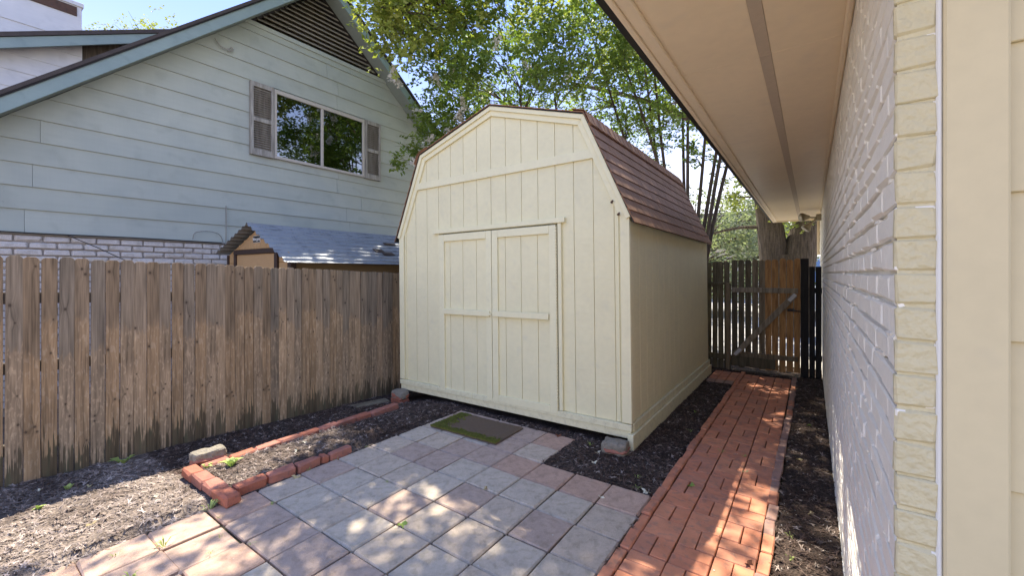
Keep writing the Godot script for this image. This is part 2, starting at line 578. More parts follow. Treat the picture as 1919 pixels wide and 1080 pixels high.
func build_ground() -> void:
	ground_noise.seed = 5
	ground_noise.frequency = 0.03
	var xs := [-150.0, -60.0, -25.0, -12.0, -8.0, -6.0, -5.2]
	var ds := [-150.0, -60.0, -25.0, -10.0, -5.0, -3.0, -2.0]
	for k in 134:
		xs.append(-5.0 + k * 0.04)
	for k in 96:
		ds.append(-1.2 + k * 0.05)
	for k in 50:
		ds.append(3.65 + k * 0.08)
	xs.append_array([0.5, 1.0, 3.0, 8.0, 25.0, 60.0, 150.0])
	ds.append_array([7.9, 8.5, 10.0, 14.0, 25.0, 60.0, 150.0])
	var st := begin()
	for j in ds.size():
		for i in xs.size():
			var x: float = xs[i]
			var d: float = ds[j]
			st.set_uv(Vector2(x, d))
			st.set_color(Color(0.085, 0.056, 0.042).lerp(Color(0.42, 0.335, 0.27), sunlit_paleness(x, d)))
			st.add_vertex(P(x, -0.075 if paved(x, d) else soil_height(x, d) if absf(x + 2.4) < 2.75 and d > -1.3 and d < 7.8 else slope(x, d) - 0.02, d))
	for j in ds.size() - 1:
		for i in xs.size() - 1:
			var a := j * xs.size() + i
			var b := a + 1
			var c := a + xs.size()
			var e := c + 1
			for q in [a, c, b, b, c, e]:
				st.add_index(q)
	st.generate_normals()
	structure(put("ground", st.commit(), M.soil))
	var dw := begin()
	face(dw, [P(-30, 0.004, 8.3), P(30, 0.004, 8.3), P(30, 0.004, 30), P(-30, 0.004, 30)], Vector3.UP)
	structure(put("driveway", dw.commit(), M.driveway))
	# the open terrace behind the camera, whose sunlit slab lights the soffit from below
	var tr := thing("terrace")
	structure(tr)
	for i in 6:
		for k in 5:
			board("slab", P(-4.6 + i * 1.8, -0.05, -1.30 - k * 1.6), P(-2.805 + i * 1.8, 0.012, -2.895 - k * 1.6), M.terrace, tr, 0.006)

func in_mulch(x: float, d: float) -> bool:
	if paved(x, d):
		return false
	if x > -3.36 and x < -3.2 and d > 1.1 and d < 2.2:
		return false
	if x > -4.02 and x < -3.2 and d > 1.14 and d < 1.27:
		return false
	if x < -1.27 and d > 3.66:
		return x < -4.42
	if x < -4.77 or x > 0.13:
		return false
	return true

func build_mulch() -> void:
	# long thin shreds, four shapes mixed by scale
	var st := begin()
	for k in 3:
		var b := Basis.from_euler(Vector3(rr(-0.3, 0.3), rr(-0.7, 0.7), rr(-0.4, 0.4)))
		var l := rr(0.012, 0.022)
		var w := rr(0.0014, 0.0030)
		var o := Vector3(rr(-0.008, 0.008), rr(0.0, 0.004), rr(-0.008, 0.008))
		var bend := rr(-0.005, 0.005)
		face(st, [o + b * Vector3(-l, 0, -w), o + b * Vector3(0, 0.003, -w + bend), o + b * Vector3(0, 0.003, w + bend), o + b * Vector3(-l, 0, w)], Vector3.UP)
		face(st, [o + b * Vector3(0, 0.003, -w + bend), o + b * Vector3(l, 0, -w * 0.3), o + b * Vector3(l, 0, w * 0.3), o + b * Vector3(0, 0.003, w + bend)], Vector3.UP)
	var places := []
	var tints := []
	var tries := 0
	while places.size() < 30000 and tries < 90000:
		tries += 1
		var x := rr(-4.78, 0.13)
		var d := rr(-0.6, 7.5)
		if d > 3.66 and x < -1.27 and rng.randf() < 0.6:
			continue
		if not in_mulch(x, d):
			continue
		var b := Basis.from_euler(Vector3(rr(-0.35, 0.35), rr(0, TAU), rr(-0.35, 0.35))).scaled(Vector3.ONE * (0.5 + 0.95 * pow(rng.randf(), 1.6)))
		places.append(Transform3D(b, P(x, soil_height(x, d) + rr(-0.001, 0.006), d)))
		var v := rr(0.5, 1.35)
		var dry := 1.0 if rng.randf() < 0.14 else 0.0
		tints.append(Color(0.105 * v, 0.068 * v, 0.05 * v).lerp(Color(0.47, 0.385, 0.32) * v, clampf(dry * rr(0.3, 0.8) + sunlit_paleness(x, d) * rr(0.3, 1.0), 0.0, 1.0)))
	stuff(copies("mulch", st.commit(), M.chip, places, tints))
	# petals and crumbs that have come down from the flowering tree
	var pt := begin()
	face(pt, [Vector3(-0.004, 0, -0.002), Vector3(0.001, 0.0015, -0.0035), Vector3(0.004, 0.0005, 0.001), Vector3(-0.001, 0.001, 0.003)], Vector3.UP)
	places = []
	tints = []
	while places.size() < 900:
		var x := rr(-4.75, 0.1)
		var d := rr(0.0, 6.5)
		if d > 3.6 and x < -1.27:
			continue
		var on_soil := in_mulch(x, d)
		if not on_soil and (not paved(x, d) or rng.randf() < 0.75):
			continue
		places.append(Transform3D(Basis.from_euler(Vector3(rr(-0.4, 0.4), rr(0, TAU), rr(-0.4, 0.4))).scaled(Vector3.ONE * rr(0.5, 1.3)), P(x, (soil_height(x, d) if on_soil else 0.0) + 0.006, d)))
		tints.append(Color(0.62, 0.58, 0.50) * rr(0.55, 1.0))
	stuff(copies("fallen_petals", pt.commit(), M.chip, places, tints))

func copies(called: String, mesh: Mesh, m: Material, places: Array, tints: Array, parent: Node = self) -> MultiMeshInstance3D:
	var mm := MultiMesh.new()
	mm.transform_format = MultiMesh.TRANSFORM_3D
	mm.use_colors = tints.size() > 0
	mm.mesh = mesh
	mm.instance_count = places.size()
	for k in places.size():
		mm.set_instance_transform(k, places[k])
		if tints.size():
			mm.set_instance_color(k, tints[k])
	var o := MultiMeshInstance3D.new()
	o.name = called
	o.multimesh = mm
	o.material_override = m
	parent.add_child(o, true)
	return o

func build_patio() -> void:
	var t := thing("patio")
	structure(t)
	board("sand_bed", P(-3.22, -0.072, -1.2), P(-0.90, -0.022, 2.93), M.sand, t, 0.0)
	board("sand_bed", P(-3.22, -0.072, 2.935), P(-1.80, -0.022, 3.54), M.sand, t, 0.0)
	var px := [-3.228, -2.955, -2.670, -2.390, -2.090, -1.787, -1.483, -1.190, -0.897]
	var pd := [-1.04, -0.735, -0.43, -0.125, 0.18, 0.484, 0.785, 1.085, 1.392, 1.702, 2.022, 2.340, 2.640, 2.940, 3.232, 3.548]
	rng.seed = 301
	for j in pd.size() - 1:
		for i in px.size() - 1:
			if j >= 13 and px[i] > -1.8:
				continue
			var pink := (i == 5 and j >= 12) or (i == 4 and j == 14) or (j == 12 and i >= 4) or (i <= 1 and j <= 6) or (i == 0 and j == 7) or (i == 2 and j == 6)
			var k := rng.randi_range(3, 4) if pink else rng.randi_range(0, 2)
			var gap := rr(0.007, 0.013)
			var s := Vector3(px[i + 1] - px[i] - gap, 0.05, pd[j + 1] - pd[j] - rr(0.007, 0.013))
			s = (s / 0.002).round() * 0.002
			var b := Basis.from_euler(Vector3(rr(-0.006, 0.006), rr(-0.008, 0.008), rr(-0.006, 0.006)))
			var c := P((px[i] + px[i + 1]) / 2.0, -0.025 + rr(-0.003, 0.003), (pd[j] + pd[j + 1]) / 2.0)
			if i <= 1 and j <= 6:
				c += Vector3(rr(-0.012, 0.012), 0, rr(-0.012, 0.012))
				b = b * Basis(Vector3.UP, rr(-0.03, 0.03))
			put("paver", bevel_box(s, 0.005, 0.0012, rng.randi_range(0, 2)), M.paver[k], t, Transform3D(b, c))

func build_path() -> void:
	var t := thing("brick_path")
	structure(t)
	board("sand_bed", P(-0.885, -0.072, -1.2), P(-0.175, -0.017, 7.45), M.sand, t, 0.0)
	board("sand_bed", P(-1.25, -0.072, 6.52), P(-0.89, -0.017, 7.45), M.sand, t, 0.0)
	rng.seed = 402
	var cx := [-0.827, -0.629, -0.431, -0.235]
	for col in 3:
		var k := -8
		while true:
			var d0 := 2.313 + (0.2 if col == 1 else 0.0) + k * 0.2
			k += 1
			if d0 < 0.9:
				continue
			if d0 > 7.28:
				break
			var upright := posmod(k - 1, 2) == (0 if col != 2 else 0)
			if col == 2:
				upright = posmod(k - 1, 2) == 0
			for half in 2:
				var g := rr(0.003, 0.0065)
				var b := Basis.from_euler(Vector3(rr(-0.008, 0.008), rr(-0.012, 0.012), rr(-0.008, 0.008)))
				var w: float = cx[col + 1] - cx[col] - rr(0.005, 0.011)
				var c: Vector3
				var s: Vector3
				if upright:
					s = Vector3(w / 2.0 - g * 0.5, 0.055, 0.198 - g)
					c = P(cx[col] + (cx[col + 1] - cx[col]) * (0.25 + 0.5 * half), 0, d0 + 0.1)
				else:
					s = Vector3(w, 0.055, 0.099 - g * 0.7)
					c = P((cx[col] + cx[col + 1]) / 2.0, 0, d0 + 0.05 + 0.1 * half)
				c.y = -0.024 + rr(-0.002, 0.0025)
				s = (s / 0.001).round() * 0.001
				put("brick", bevel_box(s, 0.0022, 0.001, rng.randi_range(0, 2)), M.path_brick[rng.randi_range(0, 3)], t, Transform3D(b, c))
	for side in 2:
		var d := 0.9
		while d < 7.3:
			var x0 := -0.889 if side == 0 else -0.230
			var s := Vector3(0.058, 0.085, 0.192)
			var lift := rr(-0.004, 0.010)
			var xo := rr(-0.006, 0.006) + (0.012 * sin(d * 1.3) if d > 3.2 and side == 1 else 0.0)
			var b := Basis.from_euler(Vector3(rr(-0.015, 0.015), rr(-0.03, 0.03), rr(-0.05, 0.05)))
			var m: Material = M.path_brick[rng.randi_range(0, 3)] if side == 0 or rng.randf() < 0.25 else M.dusty_brick
			put("border_brick", bevel_box(s, 0.004, 0.002, rng.randi_range(0, 3)), m, t, Transform3D(b, P(x0 + 0.029 + xo, -0.036 + lift, d + 0.098)))
			d += 0.199
	for r in 4:
		for q in 3:
			put("brick", bevel_box(Vector3(0.11, 0.055, 0.19), 0.003, 0.002, q), M.path_brick[rng.randi_range(0, 3)] if r > 0 else M.dusty_brick, t, Transform3D(Basis(Vector3.UP, rr(-0.02, 0.02)), P(-1.185 + q * 0.117, -0.024, 6.64 + r * 0.205)))

func build_bed() -> void:
	var t := thing("garden_bed_edging", P(-3.6, 0, 1.2))
	tag(t, "weathered red brick edging laid in a long rectangle around the mulch bed by the fence", "brick edging")
	rng.seed = 503
	var q := t.position
	# end row, three bricks laid flat
	for k in 4:
		var w := 0.196
		var x := -3.93 + 0.10 + k * 0.2
		put("brick", bevel_box(Vector3(w, 0.07, 0.098), 0.007, 0.005, k), M.edge_brick[k % 3], t, Transform3D(Basis.from_euler(Vector3(rr(-0.04, 0.04), rr(-0.04, 0.04), 0.012)), P(x, 0.026 + k * 0.003, 1.205) - q))
	# patio side, bricks standing on edge
	var d := 1.27
	for k in 5:
		var l: float = [0.2, 0.2, 0.185, 0.06, 0.2][k]
		put("brick", bevel_box(Vector3(0.078, 0.10, l), 0.007, 0.005, k + 4), M.edge_brick[(k * 2) % 3], t, Transform3D(Basis.from_euler(Vector3(rr(-0.03, 0.02), rr(-0.03, 0.03), rr(-0.05, 0.03))), P(-3.277, 0.016 - k * 0.005, d + l / 2.0) - q))
		d += l + (0.02 if k == 0 else 0.012)
	# fence side, sunk almost flush
	d = 1.275
	for k in 10:
		var x := -3.885 - 0.012 * k + rr(-0.006, 0.006)
		put("brick", bevel_box(Vector3(0.085, 0.07, 0.194), 0.007, 0.004, k % 4), M.edge_brick[(k * 5 + 1) % 3], t, Transform3D(Basis.from_euler(Vector3(-0.012, 0.06 + rr(-0.04, 0.04), rr(-0.06, 0.06))), P(x, 0.020 + slope(x, d) * 0.9, d + 0.098) - q))
		d += 0.2

func stone(called: String, s: Vector3, c: Vector3, turn: float, sd: int, label: String, cat: String) -> Node3D:
	var t := thing(called, c)
	t.rotation.y = turn
	tag(t, label, cat)
	# a rough block: a finely divided box pushed about by noise
	var nz := FastNoiseLite.new()
	nz.seed = sd
	nz.frequency = 9.0
	var st := begin()
	var n := 8
	for ax in 3:
		for sg in [-1.0, 1.0]:
			var u := (ax + 1) % 3
			var v := (ax + 2) % 3
			var grid := []
			for i in n + 1:
				for j in n + 1:
					var p := Vector3.ZERO
					p[ax] = sg
					p[u] = -1.0 + 2.0 * i / n
					p[v] = -1.0 + 2.0 * j / n
					var e := p.normalized() * pow(pow(absf(p.x), 7.0) + pow(absf(p.y), 7.0) + pow(absf(p.z), 7.0), -1.0 / 7.0) * p.length()
					var w := e * s / 2.0
					w += p.normalized() * nz.get_noise_3d(w.x, w.y, w.z) * 0.016
					grid.append(w + Vector3(0, s.y / 2.0, 0))
			for i in n:
				for j in n:
					var a: Vector3 = grid[i * (n + 1) + j]
					face(st, [a, grid[(i + 1) * (n + 1) + j], grid[(i + 1) * (n + 1) + j + 1], grid[i * (n + 1) + j + 1]], a + grid[(i + 1) * (n + 1) + j + 1] - Vector3(0, s.y, 0))
	put("mortar_crust", st.commit(), M.block, t)
	put("clay_body", bevel_box(Vector3(s.x * 0.9, s.y * 0.62, s.z * 1.0), 0.012, 0.008, sd), M.edge_brick[sd % 3], t, at(Vector3(0.012, s.y * 0.3, 0.006)))
	return t

# ---------------------------------------------------------------- fence
func picket_mesh(w: float, h: float, ear: float, column: int, depth := 0.016) -> ArrayMesh:
	var pts := PackedVector2Array([Vector2(-w / 2, 0), Vector2(w / 2, 0), Vector2(w / 2, h - ear), Vector2(w / 2 - ear * 0.45, h - ear * 0.35), Vector2(w / 2 - ear, h), Vector2(-w / 2 + ear, h), Vector2(-w / 2 + ear * 0.45, h - ear * 0.35), Vector2(-w / 2, h - ear)])
	return prism(pts, -depth / 2, depth / 2, 0.0015, Rect2(column / 12.0 + 0.004, 0.0, 1.0 / 12.0 - 0.008, 1.0))

func build_fence() -> void:
	var t := thing("picket_fence", P(-4.78, 0, 3.0))
	tag(t, "long weathered brown dog-eared picket fence with dark damp stains along its foot", "fence")
	rng.seed = 604
	var q := t.position
	var d := -1.5
	var face_yard := Basis(Vector3.UP, PI / 2)
	var col := 0
	while d < 7.6:
		var w := rr(0.0815, 0.0855)
		var gap := rr(0.003, 0.0075) if d < 1.35 else rr(0.0012, 0.004)
		var mid := d + w / 2
		var top := 1.68 - 0.036 * (mid - 0.36) + rr(-0.007, 0.007)
		var foot := slope(-4.78, mid) - 0.06
		var lean := rr(-0.005, 0.005)
		col = (col + rng.randi_range(1, 5)) % 12
		put("picket", picket_mesh(w, top - foot, rr(0.018, 0.024), col), M.picket, t, Transform3D(Basis(Vector3.RIGHT, lean) * face_yard * Basis(Vector3.UP, rr(-0.02, 0.02)), P(-4.78 + rr(-0.003, 0.003), foot, mid) - q))
		d += w + gap
	for y in [1.37, 0.85, 0.25]:
		var b := Basis(Vector3.RIGHT, 0.036)
		put("rail", bevel_box(Vector3(0.038, 0.085, 9.2), 0.004), M.rail, t, Transform3D(Basis(Vector3(1, 0, 0), -0.036), P(-4.81, y - 0.1 + 0.0, 3.05) - q))
	for k in 4:
		var pd := -1.3 + k * 2.9
		board("post", P(-4.925, -0.5, pd) - q, P(-4.832, 1.55 - 0.036 * pd, pd + 0.09) - q, M.rail, t)

# ---------------------------------------------------------------- garden shed
var prof := PackedVector2Array([Vector2(-1.56, 2.03), Vector2(-1.12, 3.035), Vector2(0, 3.385), Vector2(1.12, 3.035), Vector2(1.56, 2.03)])

func profile(x: float) -> float:
	for k in prof.size() - 1:
		if x <= prof[k + 1].x:
			return lerpf(prof[k].y, prof[k + 1].y, clampf((x - prof[k].x) / (prof[k + 1].x - prof[k].x), 0, 1))
	return prof[-1].y

func strip_to_profile(x0: float, x1: float, y0: float, drop: float) -> PackedVector2Array:
	var pts := PackedVector2Array([Vector2(x0, y0), Vector2(x0, profile(x0) - drop)])
	for p in prof:
		if p.x > x0 + 0.004 and p.x < x1 - 0.004:
			pts.append(Vector2(p.x, p.y - drop))
	pts.append(Vector2(x1, profile(x1) - drop))
	pts.append(Vector2(x1, y0))
	return pts

func slanted(called: String, a: Vector2, b: Vector2, below: float, above: float, z0: float, z1: float, m: Material, parent: Node, na := Vector2.ZERO, nb := Vector2.ZERO) -> MeshInstance3D:
	# a board in the x, y plane from a to b whose ends are cut along na and nb
	var t := (b - a).normalized()
	var n := Vector2(-t.y, t.x)
	if n.y < 0:
		n = -n
	var ea := n if na == Vector2.ZERO else na / na.dot(n)
	var eb := n if nb == Vector2.ZERO else nb / nb.dot(n)
	return put(called, prism(PackedVector2Array([a - ea * below, b - eb * below, b + eb * above, a + ea * above]), z0, z1, 0.003), m, parent)

func build_shed() -> void:
	var t := thing("garden_shed", P(-2.8375, 0, 3.635))
	t.rotation.z = 0.0125
	tag(t, "cream painted barn-style garden shed with double doors and brown shingled gambrel roof", "shed")
	rng.seed = 705
	var depth := 3.49
	# front wall: grooved panel boards over a backing sheet; local z = 0 is the face of the trim
	var bottom := 0.185
	var fst := begin()
	for e in [[-1.54, -0.8, bottom], [-0.8, 0.81, 2.03], [0.81, 1.54, bottom]]:
		put_prism(fst, strip_to_profile(e[0], e[1], e[2], 0.03), -0.07, -0.045)
	var fw := put("front_wall", fst.commit(), M.cream, t)
	var gx := [-1.5, -1.435]
	var g := -1.247
	while g < 1.5:
		gx.append(g)
		g += 0.2035
	gx.append(1.5)
	gx.sort()
	for k in gx.size() - 1:
		if gx[k + 1] - gx[k] < 0.02:
			continue
		for e in [[-9.0, -0.802, bottom], [-0.802, 0.812, 2.03], [0.812, 9.0, bottom]]:
			var a := maxf(gx[k] + 0.0028, e[0])
			var b := minf(gx[k + 1] - 0.0028, e[1])
			if b - a > 0.004:
				put("siding_board", prism(strip_to_profile(a, b, e[2], 0.05), -0.046, -0.034, 0.0012), M.cream, fw)
	# right wall and the others
	var rw := board("side_wall", Vector3(1.47, 0.10, -depth + 0.02), Vector3(1.522, 2.04, -0.05), M.cream, t)
	var lw := board("side_wall", Vector3(-1.522, 0.10, -depth + 0.02), Vector3(-1.47, 2.04, -0.05), M.cream, t)
	put("back_wall", prism(strip_to_profile(-1.53, 1.53, 0.10, 0.03), -depth, -depth + 0.04), M.cream, t)
	var z := -0.10
	var q := rw.position
	while z > -depth + 0.06:
		var z1 := maxf(z - 0.2035, -depth + 0.005)
		board("siding_board", Vector3(1.521, 0.19, z1 + 0.0042) - q, Vector3(1.534, 2.035, z - 0.0042) - q, M.cream, rw, 0.0012)
		z -= 0.2035
	z = -0.10
	q = lw.position
	while z > -depth + 0.06:
		var z1 := maxf(z - 0.2035, -depth + 0.005)
		board("siding_board", Vector3(-1.534, 0.19, z1 + 0.0028) - q, Vector3(-1.521, 2.035, z - 0.0028) - q, M.cream, lw, 0.0012)
		z -= 0.2035
	# corner boards
	for s in [-1.0, 1.0]:
		board("corner_trim", Vector3(s * 1.46, 0.19, -0.034), Vector3(s * 1.548, 2.03, -0.010), M.cream_smooth, t)
		board("corner_trim", Vector3(s * 1.5345, 0.19, -0.105), Vector3(s * 1.549, 2.0, -0.0345), M.cream_smooth, t)
		board("corner_trim", Vector3(s * 1.428, 0.19, -0.034), Vector3(s * 1.444, 2.2, -0.022), M.cream_smooth, t)
	# rake boards under the roof edge, in two layers
	for lay in 2:
		var below: float = [0.095, 0.040][lay]
		var z0: float = [-0.034, -0.012][lay]
		var z1: float = [-0.012, 0.006][lay]
		var cut := []
		for k in prof.size():
			var n0 := Vector2.ZERO
			if k == 0 or k == prof.size() - 1:
				n0 = Vector2(0.9135 * (-1 if k == 0 else 1), 0.4)
			else:
				var e0 := (prof[k] - prof[k - 1]).normalized()
				var e1 := (prof[k + 1] - prof[k]).normalized()
				n0 = (Vector2(-e0.y, e0.x) + Vector2(-e1.y, e1.x)).normalized()
			cut.append(n0)
		for k in prof.size() - 1:
			slanted("rake_trim", prof[k], prof[k + 1], below, 0.004, z0, z1, M.cream_smooth, t, cut[k], cut[k + 1])
	# cross board in the gable
	put("cross_trim", prism(PackedVector2Array([Vector2(-1.27, 2.615), Vector2(1.27, 2.615), Vector2(1.235, 2.70), Vector2(-1.235, 2.70)]), -0.034, -0.014, 0.003), M.cream_smooth, t)
	# doors
	board("door_header", Vector3(-0.905, 2.035, -0.034), Vector3(0.905, 2.085, 0.004), M.cream_smooth, t)
	board("door_casing", Vector3(0.822, 0.187, -0.034), Vector3(0.862, 2.033, -0.006), M.cream_smooth, t)
	board("door_casing", Vector3(-0.835, 0.187, -0.034), Vector3(-0.810, 2.033, -0.010), M.cream_smooth, t)
	for leaf in 2:
		var x0: float = [-0.798, 0.006][leaf]
		var x1: float = [-0.002, 0.806][leaf]
		var dr := board("door", Vector3(x0, 0.150, -0.032), Vector3(x1, 2.018, -0.024), M.cream, t, 0.001)
		dr.set_meta("label", ["left leaf of the double door, overlapping cross rail", "right leaf of the double door with a bottom rail"][leaf])
		var o := dr.position
		var lines := [x0]
		g = -1.247
		while g < 1.5:
			if g > x0 + 0.02 and g < x1 - 0.02:
				lines.append(g)
			g += 0.2035
		lines.append(x1)
		for k in lines.size() - 1:
			board("door_board", Vector3(lines[k] + 0.0028, 0.152, -0.0245) - o, Vector3(lines[k + 1] - 0.0028, 2.016, -0.014) - o, M.cream, dr, 0.0012)
		var f := 0.006
		board("stile", Vector3(x0, 0.150, -0.0145) - o, Vector3(x0 + 0.078, 2.018, f) - o, M.cream_smooth, dr)
		board("stile", Vector3(x1 - 0.078, 0.150, -0.0145) - o, Vector3(x1, 2.018, f) - o, M.cream_smooth, dr)
		board("rail", Vector3(x0 + 0.079, 1.935, -0.0145) - o, Vector3(x1 - 0.079, 2.018, f) - o, M.cream_smooth, dr)
		if leaf == 1:
			board("rail", Vector3(x0 + 0.079, 0.150, -0.0145) - o, Vector3(x1 - 0.079, 0.225, f) - o, M.cream_smooth, dr)
			board("rail", Vector3(x0 + 0.012, 1.075, f + 0.001) - o, Vector3(x1 - 0.079, 1.137, f + 0.02) - o, M.cream_smooth, dr)
		else:
			board("rail", Vector3(x0 + 0.079, 1.072, -0.0145) - o, Vector3(x1 - 0.02, 1.134, f + 0.02) - o, M.cream_smooth, dr)
			board("latch", Vector3(x1 - 0.05, 1.085, f + 0.02) - o, Vector3(x1 + 0.008, 1.108, f + 0.028) - o, M.cream_smooth, dr)
		var hs := begin()
		for k in 60:
			put_box(hs, Vector3((x0 - 0.004 if leaf == 0 else x1 + 0.004), 0.17 + k * 0.0308, -0.004), Vector3(0.009, 0.019, 0.012))
		put("hinge", hs.commit(), M.cream_smooth if leaf == 1 else M.cream, t)
	# sill boards
	board("base_trim", Vector3(-1.535, 0.128, -0.05), Vector3(-0.30, 0.183, 0.004), M.cream_dirty, t)
	board("base_trim", Vector3(-0.296, 0.126, -0.05), Vector3(1.55, 0.183, 0.003), M.cream_dirty, t)
	board("skirt_board", Vector3(-1.525, 0.058, -0.06), Vector3(1.54, 0.124, -0.008), M.cream_dirty, t)
	board("base_trim", Vector3(1.5225, 0.112, -depth), Vector3(1.556, 0.186, -0.052), M.cream_dirty, t)
	board("skirt_board", Vector3(1.5225, -0.035, -depth), Vector3(1.575, 0.108, 0.03), M.cream_dirty, t)
	board("base_trim", Vector3(-1.556, 0.09, -depth), Vector3(-1.5225, 0.186, -0.052), M.cream_smooth, t)
	board("floor", Vector3(-1.50, 0.07, -depth + 0.05), Vector3(1.50, 0.15, -0.08), M.rail, t)
	# old hooks left in the wall
	for p in [Vector3(1.385, 2.18, -0.02), Vector3(1.452, 2.06, -0.005)]:
		var hk := begin()
		put_tube(hk, smooth_path([p, p + Vector3(0, -0.004, 0.018), p + Vector3(0.012, 0.004, 0.026), p + Vector3(0.016, 0.014, 0.018)], 8), PackedFloat32Array([0.011, 0.011, 0.01, 0.01, 0.009, 0.009, 0.008, 0.007, 0.004]), 7)
		put("hook", hk.commit(), M.hook, t)
	# roof: sheathing as a folded slab
	var rst := begin()
	var outer := PackedVector2Array([Vector2(-1.59, 1.975), Vector2(-1.123, 3.040), Vector2(0, 3.390), Vector2(1.123, 3.040), Vector2(1.59, 1.975)])
	for k in 4:
		var a := outer[k]
		var b := outer[k + 1]
		var e := (b - a).normalized()
		var n := Vector2(-e.y, e.x)
		put_prism(rst, PackedVector2Array([a, b, b + n * 0.008, a + n * 0.008]), -depth - 0.02, 0.014)
	var roof := put("roof", rst.commit(), M.drip, t)
	# shingles, course by course, on the steep right slope; the other slopes are done the same way
	for side in [1.0, -1.0]:
		var a := Vector2(outer[3].x * side, outer[3].y)
		var b := Vector2(outer[4].x * side, outer[4].y)
		var e := (b - a).normalized()
		var n := Vector2(-e.y, e.x)
		if n.y < 0:
			n = -n
		var courses := 9
		var step := a.distance_to(b) / courses
		for c in courses:
			var s0 := a + e * (step * (c + 1) + 0.006)
			var zz := 0.022 - fmod(c * 0.152, 0.305)
			var first := true
			while zz > -depth - 0.02 or first:
				var za := 0.022 if first else zz
				var zb := maxf(zz - 0.303 if not first else 0.022 - (0.303 - fmod(c * 0.152, 0.305)), -depth - 0.03)
				if za - zb > 0.02:
					var x_ax := Vector3(0, 0, -1)
					var y_ax := Vector3(-e.x, -e.y, 0)
					var z_ax := x_ax.cross(y_ax)
					if z_ax.dot(Vector3(n.x, n.y, 0)) < 0:
						z_ax = -z_ax
						x_ax = -x_ax
					var tilt := Basis(x_ax, (0.07 + rr(-0.01, 0.012)) * -1.0)
					var bs := tilt * Basis(x_ax, y_ax, z_ax)
					var w: float = snappedf(za - zb - 0.004, 0.002)
					var len := step + 0.02
					var mid2 := Vector3(s0.x, s0.y, (za + zb) / 2.0) + bs * Vector3(0, len / 2.0, 0) + Vector3(n.x, n.y, 0) * 0.0165
					var ob := put("shingle", bevel_box(Vector3(w, snappedf(len, 0.001), 0.006), 0.001), M.shed_shingle[rng.randi_range(0, 2)], roof, Transform3D(bs, mid2))
					ob.rotate_object_local(Vector3(0, 0, 1), rr(-0.004, 0.004))
				if not first:
					zz -= 0.305
				else:
					zz = zb
				first = false
	# caps bent over the break of the slope
	var kz := 0.02
	var cap_profile := func(side: float) -> ArrayMesh:
		var a := Vector2(outer[2].x, outer[2].y)
		var k := Vector2(outer[3].x * side, outer[3].y)
		var b := Vector2(outer[4].x * side, outer[4].y)
		var st := begin()
		for pair in [[k, a], [k, b]]:
			var e: Vector2 = (pair[1] - pair[0]).normalized()
			var n := Vector2(-e.y, e.x)
			if n.y < 0:
				n = -n
			var p0: Vector2 = pair[0] + n * 0.024 - e * 0.004
			var p1: Vector2 = pair[0] + e * 0.135 + n * 0.024
			put_prism(st, PackedVector2Array([p0 - k, p1 - k, p1 + n * 0.006 - k, p0 + n * 0.006 - k]), -0.085, 0.085)
		return st.commit()
	for side in [1.0, -1.0]:
		var cap: ArrayMesh = cap_profile.call(side)
		for k in 27:
			put("ridge_cap", cap, M.shed_shingle[rng.randi_range(0, 2)], roof, Transform3D(Basis(Vector3.RIGHT, -0.10), Vector3(1.123 * side, 3.040 + 0.003, -0.06 - k * 0.131)))
	# upper slopes
	for side in [1.0, -1.0]:
		var st := begin()
		var a := Vector2(0, outer[2].y)
		var b := Vector2(outer[3].x * side, outer[3].y)
		var e := (b - a).normalized()
		var n := Vector2(-e.y, e.x)
		if n.y < 0:
			n = -n
		for c in 8:
			var p0 := a + e * (0.147 * c) + n * 0.009
			var p1 := a + e * (0.147 * (c + 1)) + n * 0.013
			put_prism(st, PackedVector2Array([p0, p1, p1 + n * 0.007, p0 + n * 0.007]), -depth - 0.03, 0.022)
		stuff(put("shingle_courses", st.commit(), M.shed_shingle[0], roof))

# ---------------------------------------------------------------- neighbour's house
const NX := -7.2

